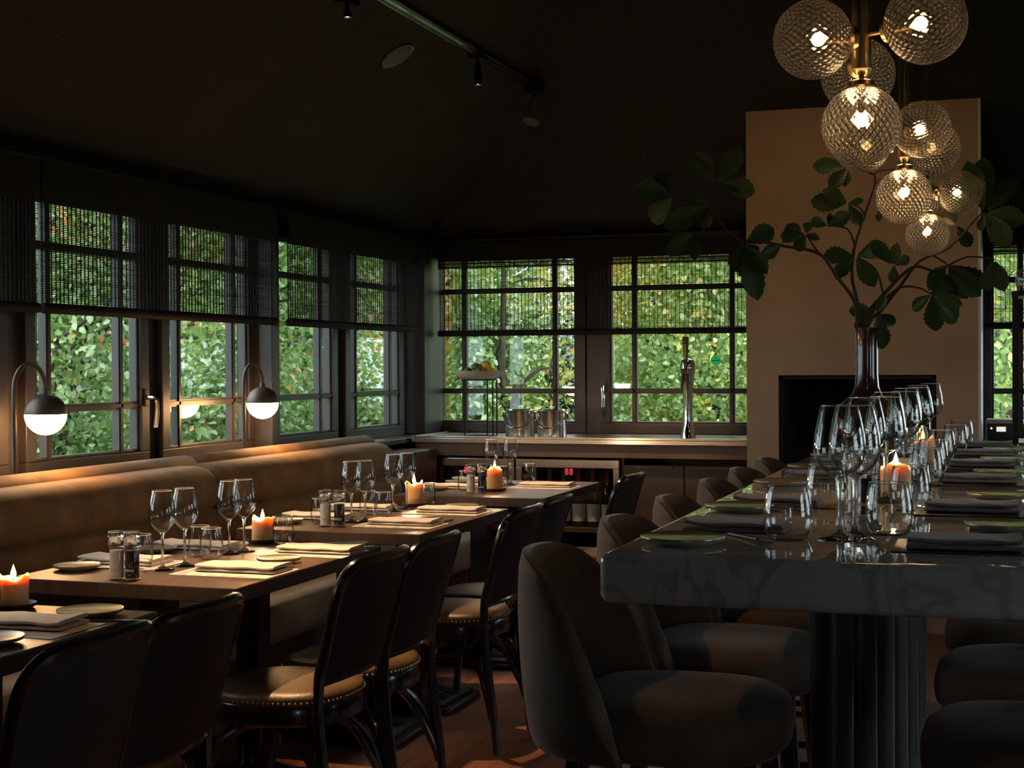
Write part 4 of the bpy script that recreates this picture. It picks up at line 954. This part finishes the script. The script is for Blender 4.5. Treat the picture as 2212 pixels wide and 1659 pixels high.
BK.place('lidded steel ice bucket on the bar, left one', (-2.53, 7.75, CT), .1); BK.place('lidded steel ice bucket on the bar, right one', (-2.348, 7.75, CT), .06)
t = thing('beer_tap', 'chrome beer tap column with dark green handle on the bar', 'beer tap', (-1.60, 7.78, CT))
c = MB(); c.lathe([(.042, 0), (.041, .015), (.033, .045), (.027, .075), (.025, .12), (.026, .2), (.030, .29), (.034, .335), (.041, .365), (.042, .395), (.033, .422), (.001, .434)], 30); c.tube([(0, 0, .36), (0, -.07, .36)], [.022, .018], 16); obj('column', c, 'chrome', t)
s = MB(); s.tube([(-.012, -.065, .36), (-.016, -.075, .31), (-.018, -.078, .262)], [.009, .007, .005], 10); s.box(-.014, .014, -.085, -.06, .348, .372); obj('spout', s, 'black_plastic', t)
h = MB(); h.loft([[(x * w_, y * w_ - .055, z) for x, y in ((-.012, -.008), (.012, -.008), (.012, .008), (-.012, .008))] for z, w_ in ((.37, .7), (.39, .75), (.41, .8), (.47, 1.1), (.535, 1.35), (.545, 1.25))], cap=True); hd = obj('handle', h, 'tapblack', t, bevel=.003)
q = MB(); 
for k in range(9): q.box(-.004, .004, -.0673 - .00025 * k, -.0655, .425 + k * .009, .4315 + k * .009)
obj('handle_lettering', q, 'plate_rim', hd, smooth=False)
q = MB(); M_ = Matrix.Rotation(PI / 2, 4, 'X'); q.lathe([(1e-4, -.001), (.004, -.001), (.004, .001), (1e-4, .001)], 12, (0, -.0705, .517), M_); obj('handle_emblem', q, 'red', hd)
t = thing('green_badge_reflection', 'reflection of a round green badge with white band, on the glass beside the tap', 'badge', (-1.545, 8.29, 1.345))  # badge reflection in the pane, built as a flat coloured disc
q = MB(); q.add([(.029 * math.cos(2 * PI * k / 40), 0, .029 * math.sin(2 * PI * k / 40)) for k in range(40)], [tuple(range(40))]); obj('disc', q, 'reflection_green', t)
q = MB(); q.add([(-.0285, -.001, -.0065), (.0285, -.001, -.0065), (.0285, -.001, .0045), (-.0285, -.001, .0045)], [(0, 1, 2, 3)]); obj('white_band', q, 'reflection_white', t, smooth=False)
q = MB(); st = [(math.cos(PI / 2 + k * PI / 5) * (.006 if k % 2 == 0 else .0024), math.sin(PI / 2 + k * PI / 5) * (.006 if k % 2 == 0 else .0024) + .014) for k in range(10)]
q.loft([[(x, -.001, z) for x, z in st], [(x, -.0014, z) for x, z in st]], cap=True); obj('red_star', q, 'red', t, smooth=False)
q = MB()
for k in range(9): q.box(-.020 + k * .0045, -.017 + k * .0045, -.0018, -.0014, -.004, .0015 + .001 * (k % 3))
obj('band_lettering', q, 'reflection_green', t, smooth=False)

# right of the chimney: side cabinet with a receipt printer, black shelf rack with glasses
sc_ = thing('side_cabinet', 'low dark cabinet under the window right of the chimney breast', 'cabinet', (.35, 7.9, 0))
b = MB(); b.box(-.42, .55, -.2, .22, .0, .905); obj('body', b, 'cupboard', sc_, smooth=False, bevel=.003); b = MB(); b.box(-.43, .56, -.22, .222, .906, .93); obj('top', b, 'fascia', sc_, smooth=False)
t = thing('receipt_printer', 'small black and grey printer with a lit display, right of the chimney', 'printer', (-.02, 7.80, .93))
b = MB(); b.rbox(-.062, .062, -.08, .09, 0, .088, .008); obj('body', b, 'black_plastic', t); b = MB(); b.rbox(-.066, .066, -.075, .092, .088, .112, .012); b.box(-.069, -.0625, -.08, .09, 0, .095); obj('cover', b, 'grey_plastic', t)
b = MB(); b.box(-.018, .026, -.083, -.0805, .052, .076); obj('display', b, 'screen', t, smooth=False); b = MB(); b.sphere((-.042, -.081, .068), .0048, 10); obj('indicator_light', b, 'green_led', t)
t = thing('glass_rack', 'tall black metal shelf rack at the right edge, glasses stacked on top', 'rack', (.30, 6.9, 0))
for x in (-.255, .3):
    for y in (-.15, .15): b = MB(); b.box(x - .012, x + .012, y - .012, y + .012, 0, 1.62); obj('post', b, 'blackmetal', t, smooth=False)
for z in (.3, .9, 1.61): b = MB(); b.box(-.27, .315, -.165, .165, z, z + .022); obj('shelf', b, 'blackmetal', t, smooth=False)
for i, (x, y) in enumerate(((.09, 6.84), (.18, 6.86), (.10, 6.95))): TM.place('stemless tumbler upturned on the tall black rack, %s' % ('left', 'right', 'rear')[i], (x, y, 1.632 + .099)).rotation_euler = (PI, 0, 0)
o = obj('folded_cloth', MB().rbox(-.1, .1, -.08, .08, 0, .03, .02), 'napkin', loc=(.2, 6.88, .922)); tag(o, 'pale folded cloth on the black rack at the right edge', 'cloth')

# ================================================================ VASE AND BRANCHES
VX, VY = -.512, 5.95
t = thing('bottle_vase', 'dark bulbous glass vase with a long neck at the far end of the marble table', 'vase', (VX, VY, 1.0))
vp = [(1e-4, 0), (.10, 0), (.125, .012), (.138, .05), (.136, .10), (.118, .145), (.085, .178), (.058, .20), (.047, .23), (.043, .28), (.0425, .38), (.044, .44), (.049, .462)]
obj('vase_body', MB().lathe(vp + [(.046, .462), (.041, .44), (.039, .28), (.035, .2), (1e-4, .16)], 40), 'vase', t, ang=80)
PATHS={
 'left': [[(-0.035,0.491),(-0.046,0.57),(-0.112,0.665),(-0.176,0.753),(-0.305,0.785),(-0.391,0.803),(-0.472,0.812),(-0.538,0.866),(-0.578,0.941),(-0.567,1.032)],[(-0.578,0.941),(-0.656,0.973),(-0.731,0.991)],[(-0.578,0.937),(-0.612,0.854),(-0.646,0.846)],[(-0.176,0.753),(-0.225,0.826)],[(-0.472,0.812),(-0.461,0.783)]] ,
 'centre': [[(-0.028,0.491),(-0.039,0.57),(-0.059,0.67),(-0.049,0.778),(-0.013,0.891),(0.029,1.018),(0.036,1.074),(0.126,1.084)],[(-0.049,0.792),(-0.077,0.854),(-0.154,0.871)],[(-0.006,0.891),(-0.027,0.934),(-0.073,0.954)],[(0.029,1.018),(0.05,1.045)],[(0.032,1.06),(-0.02,1.084),(-0.072,1.097)]] ,
 'right': [[(-0.007,0.49),(0.042,0.518),(0.125,0.623),(0.2,0.721),(0.309,0.774),(0.41,0.889),(0.443,0.909)],[(0.349,0.829),(0.333,0.861)],[(0.241,0.748),(0.302,0.707)]] ,
 'low right': [[(-0.004,0.49),(0.035,0.54),(0.076,0.575),(0.132,0.616),(0.2,0.611),(0.249,0.584)],[(0.049,0.561),(0.038,0.517)]] ,
 'mid': [[(-0.021,0.491),(0.056,0.582),(0.173,0.693),(0.262,0.68),(0.376,0.73),(0.476,0.717)],[(0.063,0.596),(0.035,0.69),(-0.035,0.741)],[(0.125,0.652),(0.104,0.702)]] ,
}
LEAVES={
 'left': [((-0.735,0.991),[(-0.899,1.035),(-0.807,1.095),(-0.853,0.891)]),((-0.565,1.036),[(-0.659,1.158),(-0.467,1.167),(-0.422,1.008)]),((-0.586,0.948),[(-0.762,0.866),(-0.686,0.989),(-0.631,0.862)]),((-0.646,0.846),[(-0.754,0.758),(-0.646,0.74)]),((-0.461,0.794),[(-0.346,0.863),(-0.509,0.685),(-0.449,0.647),(-0.366,0.678),(-0.399,0.577),(-0.406,0.752)]),((-0.319,0.792),[(-0.388,0.744),(-0.258,0.885)]),((-0.225,0.83),[(-0.27,0.763),(-0.174,0.809),(-0.322,0.822),(-0.218,0.884)])] ,
 'centre': [((-0.072,1.097),[(-0.214,1.115),(-0.14,1.016),(-0.083,1.022)]),((-0.073,0.954),[(-0.214,0.963),(-0.161,1.008),(-0.013,0.966),(-0.027,0.866)]),((-0.154,0.871),[(-0.225,0.899),(-0.064,0.907),(-0.14,0.924)]),((0.126,1.084),[(0.242,1.008),(0.187,1.124)]),((0.049,0.924),[(0.046,0.878)])] ,
 'right': [((0.44,0.909),[(0.37,1.097),(0.562,1.032),(0.585,0.869),(0.529,0.774),(0.433,1.125),(0.42,0.84),(0.483,0.845)]),((0.333,0.863),[(0.262,0.877),(0.391,0.775),(0.33,1.004)]),((0.302,0.707),[(0.234,0.639),(0.376,0.569),(0.449,0.616),(0.416,0.582)])] ,
 'low right': [((0.251,0.585),[(0.169,0.527),(0.258,0.441),(0.35,0.478),(0.352,0.538)]),((0.038,0.517),[(-0.07,0.538),(-0.046,0.455),(0.073,0.585),(0.111,0.475),(0.066,0.375)])] ,
 'mid': [((-0.042,0.742),[(-0.169,0.756),(-0.119,0.661),(0.035,0.625),(0.07,0.788)]),((0.104,0.702),[(0.166,0.736),(0.097,0.635),(0.118,0.78),(0.021,0.804)]),((0.476,0.717),[(0.506,0.601),(0.443,0.599)]),((0.282,0.683),[(0.292,0.518),(0.241,0.607),(0.329,0.57)])] ,
}
BRLAB = {'left': 'long chestnut branch reaching left past the chimney edge', 'centre': 'upright chestnut branch in the middle of the vase', 'right': 'long chestnut branch reaching up to the right window',
         'low right': 'low chestnut branch with drooping leaves, right side of the vase', 'mid': 'chestnut branch with big dark leaves between the upright and the right one'}
BRZ = {'left': -.12, 'centre': .05, 'right': .1, 'low right': -.10, 'mid': 0}
def vleaf(mb, b, tip, g):
    b, tip = Vector(b), Vector(tip); d = tip - b; L = d.length; d.normalize()
    side = d.cross(Vector((g.uniform(-.35, .35), -1, g.uniform(-.35, .35)))).normalized(); nr = side.cross(d).normalized()
    W = min(L * g.uniform(.25, .31), .046); n = 15; k = g.uniform(.05, .22); fold = g.uniform(.1, .4); o = len(mb.v)
    for i in range(n + 1):
        q = i / n; w = W * (math.sin(PI * min(1, q ** 1.35 * .97 + .03)) ** .8) * (1.07 if i % 2 else .9) if 0 < i < n else .001
        c = b + d * L * q + nr * (-k * L * (q * q) + .0); curl = fold * w
        for s in (-1, -.5, 0, .5, 1): mb.v.append(tuple(c + side * w * s + nr * curl * abs(s) + d * w * .12 * abs(s)))
    for i in range(n):
        for j in range(4): a = o + i * 5 + j; mb.f.append((a, a + 1, a + 6, a + 5))
for key in PATHS:
    g = random.Random(len(key) * 7 + ord(key[0])); root = thing('chestnut_branch', BRLAB[key], 'branch', (VX, VY, 1.0), 0, 'leafy branches in the vase')
    D = BRZ[key]
    def dep(x, z): q = min(1, max(0, (z - .45) / .5)); q = max(q, min(1, abs(x) / .4)); return D * q + .03 * math.sin(x * 9 + z * 5) * q
    def p3(p, e=0): return (p[0], dep(*p) + e, p[1])
    sm = MB()
    for i, pth in enumerate(PATHS[key]):
        pts = smooth_path([p3(p) for p in pth], 5)
        if i == 0: pts = [Vector((pts[0].x * .5, 0, .30))] + pts
        r0 = .0085 if i == 0 else .0045; sm.tube(pts, [r0 + (.0026 - r0) * k / (len(pts) - 1) for k in range(len(pts))], 7)
    st = obj('stem', sm, 'twig', root); lf = MB()
    for base, tips in LEAVES[key]:
        for tp in tips:
            e = g.uniform(-.07, .07); bb = Vector(p3(base)); tt = Vector(p3(tp)); tt.y = bb.y + e
            vleaf(lf, bb + (tt - bb) * .06, tt, g); pt = MB()
    o = obj('foliage', lf, 'leaf_vase', root, ang=180)

# ================================================================ CHANDELIERS
GLOBE = []
def relief_globe(parent, loc, R=.0825, nu=220, nv=110):
    if not GLOBE:
        th, ph = np.meshgrid(np.linspace(0, 2 * PI, nu, endpoint=False), np.linspace(-PI / 2 + .02, PI / 2 - .02, nv))
        k = 17; wv = np.abs(np.sin(k * th / 1 + ph * 15)) + np.abs(np.sin(k * th - ph * 12)); r = R + .0011 * (wv - 1) * np.cos(ph) ** .5
        gm = MB(); P = np.stack([r * np.cos(ph) * np.cos(th), r * np.cos(ph) * np.sin(th), r * np.sin(ph)], -1)
        gm.loft([[tuple(p) for p in row] for row in P.tolist()], cap=True)
        o = obj('glass_globe', gm, 'lattice', parent, ang=180); GLOBE.append(o)
    else:
        o = GLOBE[0].copy(); COL.objects.link(o); o.parent = parent
    o.location = loc; return o
def chandelier(y, label, globes, rod_r, x=-.285, zb=1.822):
    t = thing('globe_chandelier', label, 'chandelier', (x, y, zb), 0, 'globe chandeliers over the marble table')
    R = .0825; top = 3.1 - zb
    s = MB()
    jz = .118
    s.tube([(0, 0, jz + .03), (0, 0, top)], rod_r, 20); s.lathe([(rod_r, .0), (rod_r * 1.02, .006), (rod_r, .03)], 20, (0, 0, jz)); s.lathe([(.006, -.014), (rod_r * .6, -.010), (rod_r, .002)], 20, (0, 0, jz))
    s.lathe([(.05, 0), (.05, .025)], 24, (0, 0, top - .025)); obj('rod', s, 'brass' if rod_r > .01 else 'blackmetal', t)
    gl = [(0, 0, 0)] + globes
    for i, (gx, gy, gz) in enumerate(gl):
        c = Vector((gx, gy, gz)); base = Vector((0, 0, jz - .006 if i == 0 else gz)); d = (c - base).normalized()
        a = MB(); a.tube([base, c - d * (R - .002)], .006, 10); 
        Mx = d.to_track_quat('Z', 'Y').to_matrix().to_4x4(); cc = c - d * (R + .004)
        a.lathe([(.008, -.012), (.026, -.006), (.028, .004), (.020, .010)], 20, tuple(cc), Mx); o = obj('arm', a, 'brass', t)
        go = relief_globe(t, tuple(c)); go.rotation_euler = (-d).to_track_quat('Z', 'Y').to_euler() 
        gi = MB(); bq_ = c - d * .0; q = MB(); q.sphere((0, 0, 0), .015, 14); b_ = obj('bulb', q, 'bulb', t, loc=tuple(c - d * .012))
        q = MB(); q.tube([c - d * (R - .004), c - d * .026], .009, 10); obj('socket', q, 'brass', t)
    point('chandelier_light', (x, y, zb + .09), 2.2, (1, .60, .30), .06)
    return t
chandelier(3.2, 'nearest globe chandelier, its four big glass globes on a thick brass rod', [(-.098, -.03, .182), (.134, -.075, .19), (-.03, .25, .155)], .0205)
chandelier(4.6, 'middle globe chandelier, behind and below the nearest one', [(-.124, 0, .16), (.057, -.10, .184), (.078, .13, .16)], .0185)
chandelier(6.0, 'farthest globe chandelier, smallest and lowest in the photo', [(.123, 0, .16), (.01, .12, .175), (-.125, .0, .16)], .005)

# ================================================================ CEILING FITTINGS
def onslope(x): return 1.96 + (x + 3.5) * (3.1 - 1.96) / 1.7
tx = -2.295; tz = onslope(tx)
nv = Vector((-(3.1 - 1.96), 0, 1.7)).normalized()
t = thing('ceiling_track', 'long grey lighting track on the dark ceiling slope', 'light track', (tx, 5.4, tz))
def tilt(o): o.rotation_euler = (0, -math.atan2(1.14, 1.7), 0); return o
b = MB(); b.box(-.018, .018, -1.9, 1.85, -.022, -.001); o = tilt(obj('rail', b, 'track', t, smooth=False, bevel=.002)); b = MB(); b.box(-.005, .005, -1.9, 1.85, -.0235, -.021); b.box(-.021, -.0185, -1.9, 1.85, -.024, 0); tilt(obj('contact_slot', b, 'chrome', t, smooth=False))
def track_spot(y, label, target, power, size, drop=.17, r=.018, x=None, col=(1, .58, .28)):
    xx = tx if x is None else x; z = onslope(xx) - .02; t = thing('track_spotlight', label, 'spotlight', (xx, y, z), 0, 'spotlights on the ceiling track')
    b = MB(); b.box(-.03, .03, -.05, .05, -.02, .0); b.tube([(0, 0, 0), (0, 0, -.05)], .008, 8); obj('adapter', b, 'blackmetal', t, smooth=False)
    b = MB(); b.lathe([(.010, -.04), (r * .8, -.05), (r, -drop), (r * .9, -drop - .001), (r * .8, -drop + .012), (1e-4, -drop + .014)], 20); obj('spot_body', b, 'blackmetal', t)
    b = MB(); b.lathe([(1e-4, -drop + .012), (r * .55, -drop + .012), (r * .5, -drop + .004), (1e-4, -drop + .001)], 14); obj('lit_lens', b, 'bulb', t)
    spot('track_spot_light', (xx, y, z - drop - .01), target, power, size, .5, color=col); return t
LC = (1, .57, .27)
track_spot(6.43, 'small conical spotlight glowing near the far end of the track', (-2.05, 6.62, .75), 190, 36, drop=.135)
track_spot(5.13, 'small spotlight glowing at the top of the photo', (-2.06, 5.15, .75), 210, 38, drop=.07, x=-2.353)
track_spot(3.95, 'conical spotlight above the second table, out of frame', (-1.98, 3.72, .75), 420, 32)
t = thing('cylinder_spotlight', 'dark cylindrical spotlight turned away, at the end of the track', 'spotlight', (-2.26, 7.17, tz - .015))
b = MB(); b.box(-.035, .035, -.06, .06, -.05, 0); b.tube([(0, 0, -.04), (.01, 0, -.1)], .01, 8); obj('adapter', b, 'blackmetal', t, smooth=False); b = MB(); b.tube([(.01, .03, -.09), (-.01, -.02, -.20)], .043, 24); obj('spot_body', b, 'grey_paint', t)
dx = -2.469; t = thing('ceiling_speaker', 'round grey speaker grille set into the dark ceiling slope', 'speaker', (dx, 5.883, onslope(dx)))
b = MB(); b.lathe([(1e-4, -.006), (.072, -.007), (.076, -.005), (.078, .002)], 40); tilt(obj('grille', b, 'grey_paint', t)); b = MB(); b.lathe([(.078, .002), (.083, -.004), (.080, -.008), (.076, -.006)], 40); tilt(obj('trim_ring', b, 'track', t))
# further spots of the room outside the frame: over the frontmost table, the chimney breast and the bar
spot('ceiling_spot_front_table', (-2.1, 2.5, 2.6), (-2.1, 2.7, .75), 14, 50, .6, LC)
spot('ceiling_spot_aisle', (-2.25, 3.3, 2.6), (-.95, 3.5, .7), 34, 58, .8, LC, .03)
spot('ceiling_spot_chimney', (-.75, 5.3, 3.05), (-.68, 7.5, 1.5), 28, 70, .9, (1, .62, .38), .05)
spot('ceiling_spot_bar', (-2.05, 6.75, 2.85), (-2.0, 7.75, .93), 260, 40, .7, LC, .03)
